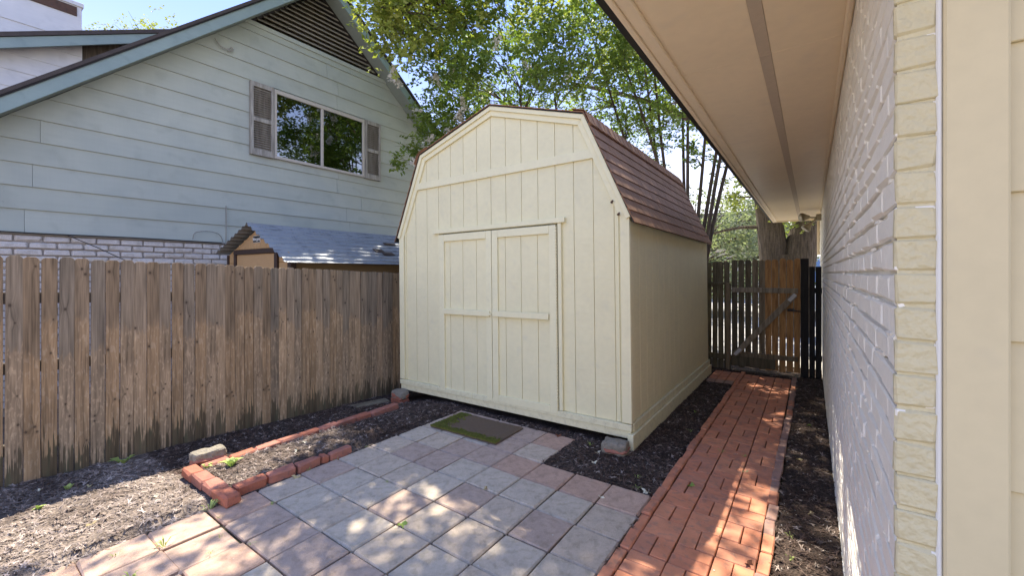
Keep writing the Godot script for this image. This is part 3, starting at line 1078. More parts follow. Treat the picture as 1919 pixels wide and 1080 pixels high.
func build_neighbour() -> void:
	var t := thing("neighbour_house", P(NX, 0, 4.0))
	tag(t, "pale blue-green lap sided house with a steep gable, white brick base and shuttered window", "house")
	rng.seed = 806
	var o := t.position
	var top_l := func(h: float) -> float: return 0.48 + (h - 3.455) / 0.918         # depth of the left roof line at a height
	var top_r := func(h: float) -> float: return 4.545 + (6.55 - h) / 0.803
	var cut := 0.235
	var peak_d := 4.18
	var peak_h := 6.85
	# the gable wall stands in a plane of x; outlines are drawn as (depth, height)
	var to_wall := Transform3D(Basis(Vector3(0, 0, -1), Vector3(0, 1, 0), Vector3(1, 0, 0)), Vector3(0, 0, 4.0))
	var wall_pts := PackedVector2Array([Vector2(top_l.call(2.0 + cut), 2.0), Vector2(top_r.call(2.0 + cut), 2.0), Vector2(top_r.call(5.50 + cut), 5.50), Vector2(top_l.call(5.50 + cut), 5.50)])
	var gw := put("gable_wall", prism(wall_pts, -0.15, -0.012), M.siding, t, to_wall)
	var row := 0
	var y := 2.01
	while y < 5.45:
		var y1 := minf(y + 0.2585, 5.50)
		var cuts := [-9.0, 99.0]
		if row % 2 == 0:
			cuts = [-9.0, 0.68 + 0.03 * row, 4.30 + 0.2 * (row % 3), 99.0]
		else:
			cuts = [-9.0, 5.02 - 0.25 * (row % 3), 99.0]
		for k in cuts.size() - 1:
			var a0: float = maxf(top_l.call(y + cut), cuts[k] + 0.0015)
			var a1: float = maxf(top_l.call(y1 + cut), cuts[k] + 0.0015)
			var b0: float = minf(top_r.call(y + cut), cuts[k + 1] - 0.0015)
			var b1: float = minf(top_r.call(y1 + cut), cuts[k + 1] - 0.0015)
			if b0 < a0 + 0.05 or b1 < a1:
				continue
			var hh := y1 - y
			var pts := PackedVector2Array([Vector2(a0, 0), Vector2(b0, 0), Vector2(b1, hh), Vector2(a1, hh)])
			put("siding_board", prism(pts, -0.016, 0.0, 0.001), M.siding if rng.randf() < 0.6 else M.siding2, gw, at(Vector3(0, y, 0.016)) * Transform3D(Basis(Vector3.RIGHT, -0.064), Vector3.ZERO))
		y += 0.2585
		row += 1
	put("trim_board", prism(PackedVector2Array([Vector2(2.9, 5.47), Vector2(5.6, 5.47), Vector2(5.56, 5.54), Vector2(2.94, 5.54)]), -0.01, 0.03, 0.003), M.siding, t, to_wall)
	# louvred vent filling the top of the gable
	var vent := put("gable_vent", prism(PackedVector2Array([Vector2(top_l.call(5.54 + cut), 5.54), Vector2(top_r.call(5.54 + cut), 5.54), Vector2(peak_d, peak_h - cut)]), -0.30, -0.27), M.rail, t, to_wall)
	y = 5.56
	while y < 6.5:
		var a: float = top_l.call(y + cut) + 0.02
		var b: float = top_r.call(y + cut) - 0.02
		if b - a > 0.05:
			var inner := (b - a) * 0.5 - 0.04
			put("slat", prism(PackedVector2Array([Vector2(a, -0.05), Vector2(b, -0.05), Vector2(b, 0.05), Vector2(a, 0.05)]), -0.006, 0.006, 0.001), M.vent_slat, vent, Transform3D(Basis(), Vector3(0, y + 0.01, -0.055)) * Transform3D(Basis(Vector3.RIGHT, -0.85), Vector3.ZERO))
		y += 0.082
	# brick base
	var bb := board("brick_base", P(NX - 0.2, -0.3, -1.0) - o, P(NX + 0.012, 1.985, 9.0) - o, M.neighbour_mortar, t, 0.0)
	var bo := bb.position
	var course := 0
	var rest := begin()
	var hb := 1.975
	while hb > 0.1:
		var dd := -0.95 - (0.11 if course % 2 else 0.0)
		while dd < 6.0:
			var c := P(NX + 0.02, hb - 0.036, dd + 0.108)
			if hb > 1.45 and dd > 0.0 and dd < 3.1:
				put("brick", bevel_box(Vector3(0.03, 0.064, 0.207), 0.008, 0.003, rng.randi_range(0, 4)), M.neighbour_brick, bb, at(c - o - bo))
			else:
				put_box(rest, c - o - bo, Vector3(0.03, 0.064, 0.207))
			dd += 0.2215
		hb -= 0.0765
		course += 1
	stuff(put("brickwork", rest.commit(), M.neighbour_brick, bb))
	board("ledge_trim", P(NX, 1.985, -0.8) - o, P(NX + 0.045, 2.006, 9.0) - o, M.cable, t)
	# rake boards, soffit and roof
	var rake_x := NX + 0.30
	var line := func(d: float, left: bool) -> float: return 3.455 + 0.918 * (d - 0.48) if left else 6.55 - 0.803 * (d - 4.545)
	var pk := Vector2(4.18, 6.85)
	var ends := [Vector2(-0.7, line.call(-0.7, true)), Vector2(9.0, line.call(9.0, false))]
	for s in 2:
		var a: Vector2 = ends[s]
		var down := Vector2(0, -1)
		put("rake_board", prism(PackedVector2Array([a + down * 0.055, pk + down * 0.055, pk + down * 0.245, a + down * 0.245]), 0.278, 0.302, 0.004), M.teal, t, to_wall)
		put("soffit", prism(PackedVector2Array([a + down * 0.21, pk + down * 0.21, pk + down * 0.228, a + down * 0.228]), -0.02, 0.2775), M.soffit_green, t, to_wall)
		put("roof", prism(PackedVector2Array([a + Vector2(0, 0.0), pk, pk + down * 0.05, a + down * 0.05]), -8.0, 0.325), M.roof_dark, t, to_wall)
		put("drip_edge", prism(PackedVector2Array([a + down * 0.0505, pk + down * 0.0505, pk + down * 0.075, a + down * 0.075]), 0.302, 0.315), M.drip, t, to_wall)
	board("far_wall", P(-15.1, 0, -0.6) - o, P(NX - 0.21, 2.4, 8.9) - o, M.siding, t, 0.0)
	# window: frame, two panes, meeting rail, dark board painted as the unlit room
	var wn := board("window", P(NX - 0.02, 3.44, 3.36) - o, P(NX + 0.024, 4.545, 5.065) - o, M.room_backing, t, 0.0)
	var wo := wn.position
	for p in [[3.36, 3.43, 5.065, 3.475], [3.36, 4.50, 5.065, 4.56], [3.36, 3.4755, 3.40, 4.4995], [5.02, 3.4755, 5.065, 4.4995], [4.165, 3.4755, 4.21, 4.4995]]:
		board("frame", P(NX + 0.0245, p[1], p[0]) - o - wo, P(NX + 0.055, p[3], p[2]) - o - wo, M.window_frame, wn, 0.004)
	for p in [[3.401, 4.164], [4.211, 5.019]]:
		board("pane", P(NX + 0.030, 3.476, p[0]) - o - wo, P(NX + 0.034, 4.499, p[1]) - o - wo, M.glass, wn, 0.0)
	# shutters
	for p in [[2.995, 3.352], [5.075, 5.435]]:
		var sh := board("shutter", P(NX + 0.014, 3.42, p[0]) - o, P(NX + 0.018, 4.575, p[1]) - o, M.shutter, t, 0.0)
		var so := sh.position
		for f in [[p[0], 3.42, p[0] + 0.045, 4.575], [p[1] - 0.045, 3.42, p[1], 4.575], [p[0] + 0.0455, 3.42, p[1] - 0.0455, 3.52], [p[0] + 0.0455, 4.50, p[1] - 0.0455, 4.575], [p[0] + 0.0455, 3.955, p[1] - 0.0455, 4.02]]:
			board("frame", P(NX + 0.0185, f[1], f[0]) - o - so, P(NX + 0.066, f[3], f[2]) - o - so, M.shutter, sh, 0.003)
		var ys := 3.535
		while ys < 4.49:
			if absf(ys - 3.987) > 0.042:
				put("slat", bevel_box(Vector3(0.036, 0.005, p[1] - p[0] - 0.092), 0.001), M.shutter, sh, Transform3D(Basis(Vector3(0, 0, 1), -0.55), P(NX + 0.042, ys, (p[0] + p[1]) / 2.0) - o - so))
			ys += 0.036
	# wing behind with a chimney
	var ch := board("chimney", P(-10.0, 3.0, 0.2) - o, P(-9.2, 5.68, 1.455) - o, M.white_siding, t, 0.006)
	var co := ch.position
	y = 3.95
	while y < 5.3:
		put("siding_board", prism(PackedVector2Array([Vector2(0.2, 0), Vector2(1.457, 0), Vector2(1.457, 0.235), Vector2(0.2, 0.235)]), -0.011, 0.0, 0.001), M.white_siding, ch, Transform3D(Basis(), P(-9.2, y, 0) - o - co) * Transform3D(Basis(Vector3(0, 0, -1), Vector3(0, 1, 0), Vector3(1, 0, 0)), Vector3(0.013, 0, 0)) * Transform3D(Basis(Vector3.RIGHT, -0.045), Vector3.ZERO))
		y += 0.235
	board("cap", P(-10.02, 5.66, 0.18) - o - co, P(-9.18, 5.72, 1.475) - o - co, M.white_siding, ch)
	board("flue_opening", P(-9.3, 5.50, 0.3) - o - co, P(-9.186, 5.64, 1.40) - o - co, M.rust, ch)
	var wing := Transform3D(to_wall.basis, P(-9.2, 0, 0) - o)
	put("wing_fascia", prism(PackedVector2Array([Vector2(0.0, 4.30), Vector2(2.6, 5.58), Vector2(2.6, 5.73), Vector2(0.0, 4.45)]), 0.18, 0.22, 0.003), M.teal, t, wing)
	put("wing_roof", prism(PackedVector2Array([Vector2(-0.1, 4.405), Vector2(2.6, 5.735), Vector2(2.6, 5.80), Vector2(-0.1, 4.47)]), -0.6, 0.24, 0.003), M.roof_dark, t, wing)
	put("wing_wall", prism(PackedVector2Array([Vector2(1.40, 3.0), Vector2(3.2, 3.0), Vector2(3.2, 5.9), Vector2(2.6, 5.75), Vector2(1.40, 5.14)]), -0.3, -0.05), M.rail, t, wing)
	# cables and conduit on the wall
	put("cable", tube([P(NX + 0.055, 2.012, -0.5) - o, P(NX + 0.06, 2.0, 0.8) - o, P(NX + 0.055, 2.008, 1.6) - o, P(NX + 0.06, 2.0, 2.6) - o], 0.007), M.cable_dark, t)
	put("cable", tube([P(NX + 0.06, 2.0, 1.0) - o, P(NX + 0.4, 1.85, 1.2) - o, P(NX + 0.9, 1.6, 1.5) - o], 0.005), M.cable_dark, t)
	put("conduit", tube([P(NX + 0.03, 1.9, 2.67) - o, P(NX + 0.03, 2.56, 2.67) - o], 0.007), M.shutter, t)
	put("cable", tube(Array(smooth_path([P(NX + 0.04, 2.03, 2.25) - o, P(NX + 0.05, 2.13, 2.28) - o, P(NX + 0.05, 2.16, 2.45) - o, P(NX + 0.04, 2.12, 2.58) - o, P(NX + 0.04, 2.0, 2.63) - o], 16)), 0.005), M.shutter, t)
	put("cable", tube(Array(smooth_path([P(NX + 0.04, 5.02, 2.52) - o, P(NX + 0.05, 4.93, 2.58) - o, P(NX + 0.05, 4.92, 2.68) - o, P(NX + 0.05, 4.97, 2.74) - o, P(NX + 0.05, 4.93, 2.75) - o, P(NX + 0.05, 4.89, 2.68) - o], 18)), 0.008), M.shutter, t)

func build_metal_shed() -> void:
	var D := 2.5
	var t := thing("metal_shed", P(-5.9, 0, D))
	tag(t, "small tan metal shed with corrugated galvanised roof standing behind the picket fence", "shed")
	var o := t.position
	var back := 6.2
	var pk := Vector2(-5.86, 2.185)
	var er := Vector2(-4.84, 1.665)
	var el := Vector2(-6.86, 1.815)
	# walls
	var fz := Transform3D(Basis(), Vector3(-o.x, 0, 0))
	put("front_wall", prism(PackedVector2Array([Vector2(-6.75, 0.0), Vector2(-5.02, 0.0), Vector2(-5.02, 1.70), pk + Vector2(0, -0.06), Vector2(-6.75, 1.80)]), -0.06, -0.05), M.tan_metal, t, fz)
	var y := 0.1
	while y < 1.75:
		board("wall_rib", Vector3(-6.70 - o.x, y, -0.05), Vector3(-5.06 - o.x, y + 0.115, -0.040), M.tan_metal, t, 0.006)
		y += 0.122
	for k in 10:
		var x := -6.55 + k * 0.155
		var xo := x + 0.147 if x > -5.93 else x
		var up := pk.y - 0.055 - (0.51 * (xo - pk.x) if xo > pk.x else 0.37 * (pk.x - xo))
		if up > 1.87:
			board("gable_rib", Vector3(x - o.x, 1.865, -0.05), Vector3(x + 0.147 - o.x, up, -0.036), M.tan_metal, t, 0.005)
	board("side_wall", P(-5.05, 0, D + 0.05) - o, P(-5.02, 1.72, back) - o, M.olive_metal, t)
	y = 0.9
	while y < 1.62:
		board("wall_rib", P(-5.022, y, D + 0.11) - o, P(-5.008, y + 0.112, back) - o, M.olive_metal, t, 0.006)
		y += 0.12
	board("side_wall", P(-6.78, 0, D + 0.05) - o, P(-6.75, 1.80, back) - o, M.olive_metal, t)
	# brown corner posts and door frame
	board("corner_post", Vector3(-5.075 - o.x, 0, -0.10), Vector3(-4.995 - o.x, 1.72, -0.03), M.brown_metal, t)
	board("corner_post", Vector3(-6.77 - o.x, 0, -0.06), Vector3(-6.73 - o.x, 1.80, -0.03), M.brown_metal, t)
	board("door_frame", Vector3(-6.50 - o.x, 0, -0.036), Vector3(-6.44 - o.x, 1.80, -0.01), M.brown_metal, t)
	board("door_frame", Vector3(-5.36 - o.x, 0, -0.036), Vector3(-5.29 - o.x, 1.84, -0.01), M.brown_metal, t)
	board("door_frame", Vector3(-6.50 - o.x, 1.80, -0.036), Vector3(-5.29 - o.x, 1.86, -0.008), M.brown_metal, t)
	board("door", Vector3(-6.44 - o.x, 0.05, -0.039), Vector3(-5.365 - o.x, 1.795, -0.030), M.tan_metal, t)
	# plate with the maker's name
	var pl := board("name_plate", Vector3(-5.955 - o.x, 1.945, -0.036), Vector3(-5.765 - o.x, 2.035, -0.030), M.sign_white, t, 0.002)
	board("plate_field", Vector3(-5.950 - o.x, 1.950, -0.030) - pl.position, Vector3(-5.770 - o.x, 2.030, -0.028) - pl.position, M.sign_black, pl, 0.0)
	var tm := TextMesh.new()
	var fnt := SystemFont.new()
	fnt.font_names = PackedStringArray(["Droid Serif"])
	fnt.font_italic = true
	fnt.font_weight = 700
	tm.font = fnt
	tm.text = "Morgan"
	tm.font_size = 32
	tm.pixel_size = 0.00155
	tm.depth = 0.003
	put("lettering", tm, M.sign_white, pl, Transform3D(Basis(), Vector3(-5.86 - o.x, 1.990, -0.0262) - pl.position))
	# corrugated roof: ribs run along the ridge
	for s in 2:
		var e: Vector2 = [er, el][s]
		var st := begin()
		var n := 84
		var prev := Vector2.ZERO
		var nn := (e - pk).orthogonal().normalized()
		if nn.y < 0:
			nn = -nn
		for k in n + 1:
			var f := float(k) / n
			var ph := f * 9.0 * TAU
			var p := pk.lerp(e, f) + nn * (0.010 * (clampf(cos(ph) * 1.8, -1.0, 1.0)))
			if k:
				face(st, [Vector3(prev.x, prev.y, 0.0), Vector3(p.x, p.y, 0.0), Vector3(p.x, p.y, -(back - D) - 0.1), Vector3(prev.x, prev.y, -(back - D) - 0.1)], Vector3(nn.x, nn.y, 0))
				face(st, [Vector3(prev.x, prev.y - 0.003, 0.0), Vector3(p.x, p.y - 0.003, 0.0), Vector3(p.x, p.y - 0.003, -(back - D) - 0.1), Vector3(prev.x, prev.y - 0.003, -(back - D) - 0.1)], Vector3(-nn.x, -nn.y, 0))
				face(st, [Vector3(prev.x, prev.y - 0.003, 0.0), Vector3(p.x, p.y - 0.003, 0.0), Vector3(p.x, p.y, 0.0), Vector3(prev.x, prev.y, 0.0)], Vector3(0, 0, 1))
			prev = p
		put("roof_sheet", st.commit(), M.zinc, t, Transform3D(Basis(), Vector3(-o.x, 0, 0.09)))
	# patches of tar on the sheet
	for p in [[0.62, 3.95, 0.12, 0.16], [0.70, 4.05, 0.10, 0.20], [0.36, 4.35, 0.05, 0.22]]:
		var c := pk.lerp(er, p[0])
		var e2 := (er - pk).normalized()
		put("tar_patch", bevel_box(Vector3(p[2], 0.006, p[3]), 0.002, 0.004, 3), M.brown_metal, t, Transform3D(Basis(Vector3(0, 0, 1), atan2(e2.y, e2.x)), P(c.x, c.y + 0.017, p[1]) - o))

# ---------------------------------------------------------------- house on the right
func build_house() -> void:
	var t := thing("brick_house", P(0.137, 0, 1.13))
	tag(t, "house with cream painted brick side wall, deep tan soffit and corner board", "house")
	rng.seed = 907
	var o := t.position
	var far := 10.0
	var top := 2.62
	var w := board("brick_wall", P(0.1520, -0.2, 1.1335) - o, P(0.205, top, far) - o, M.mortar_paint, t, 0.0)
	var wo := w.position
	board("end_mortar", P(0.1395, -0.2, 1.1300) - o - wo, P(0.1985, top, 1.1334) - o - wo, M.brick_cream, w, 0.0)
	var rest := begin()
	var course := 0
	var y := -0.05
	var singles := 0
	while y < top - 0.03:
		var h := 0.0667
		var d := 1.130
		var k := 0
		while d < far - 0.03:
			var l : float = 0.195 if k > 0 else ([0.195, 0.093][course % 2])
			var c := P(0.137 + 0.030 + rr(-0.0015, 0.0015), y + h / 2.0 + rr(-0.001, 0.001), d + l / 2.0)
			var b := Basis.from_euler(Vector3(rr(-0.005, 0.005), rr(-0.006, 0.006), rr(-0.012, 0.012)))
			if k == 0:
				b = Basis(Vector3.RIGHT, rr(-0.012, 0.012))
				c.z += rr(-0.0015, 0.0005) + 0.0015
			if k < 7 and singles < 258 and y > 0.0:
				singles += 1
				var m: Material = M.brick_paint if rng.randf() < 0.6 else M.brick_paint2
				var s := Vector3(0.060, 0.0550 if k else 0.0600, l + 0.004)
				if k == 0:
					put("brick_end", bevel_box(Vector3(0.0625, 0.0620, 0.016), 0.003, 0.0014, rng.randi_range(0, 7)), M.brick_cream, w, Transform3D(b, c - o - wo + Vector3(0.0002, 0, (l + 0.004) / 2.0 - 0.0055)))
				put("brick", bevel_box(s, 0.0045 if k else 0.003, 0.0012 if k else 0.0005, rng.randi_range(0, 7)), m, w, Transform3D(b, c - o - wo))
			else:
				put_brick(rest, c - o - wo, Vector3(0.060, 0.0545, l + 0.004), b)
			d += l + 0.0085
			k += 1
		y += h
		course += 1
	stuff(put("brickwork", rest.commit(), M.brick_paint, w))
	# mortar left squeezed out of some joints
	var ms := begin()
	for k in 260:
		var yy := rng.randi_range(0, 38) * 0.0667 - 0.05
		var dd := 1.14 + pow(rng.randf(), 1.6) * 8.0
		put_box(ms, P(0.141 + rr(0.0, 0.005), yy + rr(-0.006, 0.004), dd) - o - wo, Vector3(rr(0.008, 0.014), rr(0.005, 0.010), rr(0.02, 0.07)), Basis.from_euler(Vector3(rr(-0.06, 0.06), rr(-0.08, 0.08), rr(-0.6, 0.6))))
	stuff(put("mortar_slobber", ms.commit(), M.brick_paint2, w))
	# end of the veneer, caulk, corner board and siding of the front
	board("caulk_joint", P(0.1945, -0.1, 1.124) - o, P(0.2035, 3.0, 1.138) - o, M.caulk, t, 0.003)
	board("corner_board", P(0.204, -0.1, 1.118) - o, P(0.289, 3.2, 1.15) - o, M.board_paint, t, 0.004)
	var fw := board("front_wall", P(0.206, -0.1, 1.16) - o, P(4.0, 3.2, 1.4) - o, M.board_paint, t, 0.0)
	y = 0.076
	while y < 3.0:
		put("siding_board", bevel_box(Vector3(3.7, 0.275, 0.012), 0.002), M.board_paint, fw, Transform3D(Basis(Vector3.RIGHT, -0.03), P(0.2895 + 1.85, y + 0.137, 1.146) - o - fw.position))
		y += 0.270
	# soffit panels with a vent strip, end board, fascia and roof
	var ex := -0.632
	for p in [[0.3, 2.35], [2.352, 4.75], [4.752, 7.15], [7.152, far]]:
		board("soffit_panel", P(ex + 0.075, 2.60, p[0]) - o, P(-0.205, 2.612, p[1]) - o, M.soffit, t, 0.001)
		board("soffit_panel", P(-0.155, 2.60, p[0]) - o, P(0.1365, 2.612, p[1]) - o, M.soffit, t, 0.001)
		board("vent_strip", P(-0.2045, 2.597, p[0]) - o, P(-0.1555, 2.6085, p[1]) - o, M.vent_mesh, t, 0.001)
	board("wall_moulding", P(0.112, 2.575, 1.15) - o, P(0.136, 2.5995, far) - o, M.soffit_trim, t, 0.006)
	board("soffit_trim", P(ex + 0.022, 2.582, 0.3) - o, P(ex + 0.0745, 2.612, far) - o, M.soffit_trim, t, 0.004)
	board("fascia", P(ex, 2.572, 0.3) - o, P(ex + 0.0215, 2.74, far + 0.02) - o, M.soffit_trim, t)
	board("fascia", P(ex, 2.572, far + 0.0205) - o, P(0.21, 2.74, far + 0.04) - o, M.soffit_trim, t)
	board("drip_edge", P(ex - 0.040, 2.590, 0.25) - o, P(ex - 0.0005, 2.752, far + 0.06) - o, M.drip, t, 0.002)
	var rst := begin()
	put_prism(rst, PackedVector2Array([Vector2(ex - 0.04, 2.7525), Vector2(3.5, 4.45), Vector2(3.5, 4.50), Vector2(ex - 0.04, 2.785)]), -far - 0.1, -0.22, at(-Vector3(o.x, 0, o.z)))
	put("roof", rst.commit(), M.roof_dark, t)
	board("back_wall", P(0.21, -0.1, far - 0.2) - o, P(4.0, 2.7, far) - o, M.board_paint, t, 0.0)
	board("downpipe", P(0.09, 1.9, far - 0.12) - o, P(0.134, 2.57, far - 0.05) - o, M.soffit_trim, t)

func put_brick(st: SurfaceTool, c: Vector3, s: Vector3, b: Basis) -> void:
	# joined bricks: faces turned to the yard only, with a small chamfer
	var h := s / 2.0
	var e := 0.005
	var f := [Vector3(-h.x, -h.y + e, -h.z + e), Vector3(-h.x, h.y - e, -h.z + e), Vector3(-h.x, h.y - e, h.z - e), Vector3(-h.x, -h.y + e, h.z - e)]
	var g := [Vector3(-h.x + e, -h.y, -h.z), Vector3(-h.x + e, h.y, -h.z), Vector3(-h.x + e, h.y, h.z), Vector3(-h.x + e, -h.y, h.z)]
	var q := []
	for p in f:
		q.append(c + b * p)
	face(st, q, b * Vector3(-1, 0, 0))
	for k in 4:
		var j := (k + 1) % 4
		var n: Vector3 = b * (g[k] + g[j] - Vector3(-h.x + e, 0, 0) * 2.0 + Vector3(-e, 0, 0))
		face(st, [c + b * f[k], c + b * f[j], c + b * g[j], c + b * g[k]], n)
		face(st, [c + b * g[k], c + b * g[j], c + b * (g[j] + Vector3(0.02, 0, 0)), c + b * (g[k] + Vector3(0.02, 0, 0))], n)

func build_floodlight() -> void:
	var t := thing("floodlight", P(0.10, 2.47, 8.6))
	tag(t, "bronze twin-head floodlight fixed to the brick wall just under the soffit", "floodlight")
	put("mounting_box", bevel_box(Vector3(0.075, 0.11, 0.11), 0.01), M.lamp, t)
	for s in 2:
		var to: Vector3 = [Vector3(-0.15, 0.01, 0.06), Vector3(-0.12, -0.11, 0.05)][s]
		put("arm", tube([Vector3(-0.03, 0, 0.03), to * 0.6 + Vector3(0, -0.01, 0.02), to], 0.014, 8), M.lamp, t)
		var dirv: Vector3 = [Vector3(-0.75, -0.05, 0.65), Vector3(-0.55, -0.75, 0.35)][s].normalized()
		var st := begin()
		put_tube(st, PackedVector3Array([to - dirv * 0.03, to - dirv * 0.02, to + dirv * 0.03, to + dirv * 0.08, to + dirv * 0.105, to + dirv * 0.10]), PackedFloat32Array([0.005, 0.03, 0.045, 0.068, 0.072, 0.06]), 16)
		var hd := put("lamp_head", st.commit(), M.lamp, t)
		var ls := begin()
		put_tube(ls, PackedVector3Array([to + dirv * 0.095, to + dirv * 0.100]), PackedFloat32Array([0.063, 0.002]), 16)
		put("lens", ls.commit(), M.lamp_glass, hd)

# ---------------------------------------------------------------- gate and short fences at the back
func build_gate() -> void:
	var D := 7.66
	rng.seed = 1008
	var gp := func(called: String, x0: float, x1: float, y0: float, y1: float, m: Material, parent: Node, o: Vector3, ear: float) -> void:
		var w := x1 - x0
		var pts := PackedVector2Array([Vector2(-w / 2, 0), Vector2(w / 2, 0), Vector2(w / 2, y1 - y0 - ear), Vector2(w / 2 - ear * 0.4, y1 - y0 - ear * 0.35), Vector2(w / 2 - ear, y1 - y0), Vector2(-w / 2 + ear, y1 - y0), Vector2(-w / 2 + ear * 0.4, y1 - y0 - ear * 0.35), Vector2(-w / 2, y1 - y0 - ear)])
		put(called, prism(pts, -0.009, 0.009, 0.0015), m, parent, Transform3D(Basis(Vector3(0, 0, 1), rr(-0.004, 0.004)), P((x0 + x1) / 2, y0, D) - o))
	# fixed panel beside the shed
	var f := thing("fence_panel", P(-1.25, 0, D))
	tag(f, "short dark picket fence panel with its post between the cream shed and the gate", "fence")
	var x := -2.9
	while x < -1.10:
		gp.call("picket", x, x + 0.079, -0.02, 1.735 + rr(-0.01, 0.01), M.gate_mossy, f, f.position, 0.024)
		x += 0.0915
	board("rail", P(-2.9, 1.36, D - 0.055) - f.position, P(-1.125, 1.40, D - 0.012) - f.position, M.gate_mossy, f)
	board("rail", P(-2.9, 0.14, D - 0.050) - f.position, P(-1.125, 0.23, D - 0.012) - f.position, M.gate_mossy, f)
	board("post", P(-1.124, -0.2, D - 0.10) - f.position, P(-1.062, 1.39, D - 0.012) - f.position, M.gate_old, f)
	# the gate
	var g := thing("gate", P(-0.6, 0, D))
	tag(g, "brown wooden picket gate with a diagonal brace at the end of the brick path", "gate")
	var o := g.position
	x = -1.052
	var k := 0
	while x < -0.14:
		var m: Material = [M.gate_mossy, M.gate_mossy, M.gate_mossy, M.gate_old, M.gate_old, M.gate_new, M.gate_new, M.gate_new, M.gate_new, M.gate_new, M.gate_new][mini(k, 10)]
		var w := minf(0.083, -0.135 - x)
		gp.call("picket", x, x + w, rr(0.03, 0.05), 1.755 + rr(-0.012, 0.022), m, g, o, minf(0.026, w * 0.4))
		x += 0.0835 + (0.012 if k != 4 and k != 5 else 0.003)
		k += 1
	board("rail", P(-1.05, 1.24, D - 0.047) - o, P(-0.16, 1.32, D - 0.0095) - o, M.gate_rail, g)
	board("rail", P(-1.05, 0.215, D - 0.045) - o, P(-0.165, 0.285, D - 0.0095) - o, M.gate_old, g)
	board("kick_board", P(-1.06, 0.06, D - 0.042) - o, P(-0.45, 0.213, D - 0.0095) - o, M.gate_mossy, g)
	var a := Vector2(-0.99, 0.25)
	var b := Vector2(-0.20, 1.22)
	var n := (b - a).orthogonal().normalized() * 0.042
	var z0 := -D + 0.0475
	put("brace", prism(PackedVector2Array([a - n, b - n, b + n, a + n]), z0, z0 + 0.036, 0.003), M.gate_rail, g, at(-o))
	for e in [[b, -0.05], [a, 0.05]]:
		var dir := (b - a).normalized()
		var c: Vector2 = e[0] + dir * e[1]
		var m2 := n * 0.55
		var st := begin()
		put_prism(st, PackedVector2Array([c - dir * 0.065 - m2, c + dir * 0.065 - m2, c + dir * 0.065 + m2, c - dir * 0.065 + m2]), z0 + 0.0365, z0 + 0.039, at(-o))
		put("mending_plate", st.commit(), M.zinc_plate, g)
	board("latch", P(-0.29, 0.965, D - 0.034) - o, P(-0.20, 1.01, D - 0.0095) - o, M.iron, g, 0.006)
	put("latch_bar", tube([P(-0.30, 0.985, D - 0.04) - o, P(-0.13, 0.975, D - 0.04) - o], 0.010, 8), M.iron, g)
	# black panel next to the wall
	var bl := thing("black_fence_panel", P(0.0, 0, D))
	tag(bl, "narrow black painted fence panel and post between the gate and the brick wall", "fence")
	board("post", P(-0.128, -0.2, D - 0.07) - bl.position, P(-0.028, 1.765, D + 0.02) - bl.position, M.black_wood, bl, 0.005)
	for xx in [-0.024, 0.052]:
		board("picket", P(xx, 0.0, D - 0.035) - bl.position, P(xx + 0.071, 1.645, D - 0.015) - bl.position, M.black_wood, bl)
	board("rail", P(-0.025, 1.25, D - 0.0145) - bl.position, P(0.13, 1.33, D + 0.02) - bl.position, M.black_wood, bl)
	board("rail", P(-0.025, 0.25, D - 0.0145) - bl.position, P(0.13, 0.33, D + 0.02) - bl.position, M.black_wood, bl)

# ---------------------------------------------------------------- trees
func leaf_sprig(sd: int, leaves: int, size: float, spread: float) -> ArrayMesh:
	var r := RandomNumberGenerator.new()
	r.seed = sd
	var st := begin()
	for k in leaves:
		var f := float(k) / leaves
		var stem := Vector3(0, 0, (f - 0.5) * spread)
		var side := -1.0 if k % 2 else 1.0
		var b := Basis.from_euler(Vector3(r.randf_range(-0.5, 0.5), r.randf_range(-0.7, 0.7) + side * 0.9, r.randf_range(-0.9, 0.9)))
		var l := size * r.randf_range(0.7, 1.2)
		var w := l * r.randf_range(0.24, 0.32)
		var o := stem + Vector3(r.randf_range(-1, 1), r.randf_range(-1, 1), r.randf_range(-1, 1)) * spread * 0.22
		var p0 := o
		var p1 := o + b * Vector3(w, l * 0.06, -l * 0.45)
		var p2 := o + b * Vector3(0, -l * 0.06, -l)
		var p3 := o + b * Vector3(-w, l * 0.06, -l * 0.45)
		var n := b * Vector3.UP
		face(st, [p0, p1, p2], n)
		face(st, [p0, p2, p3], n)
	return st.commit()

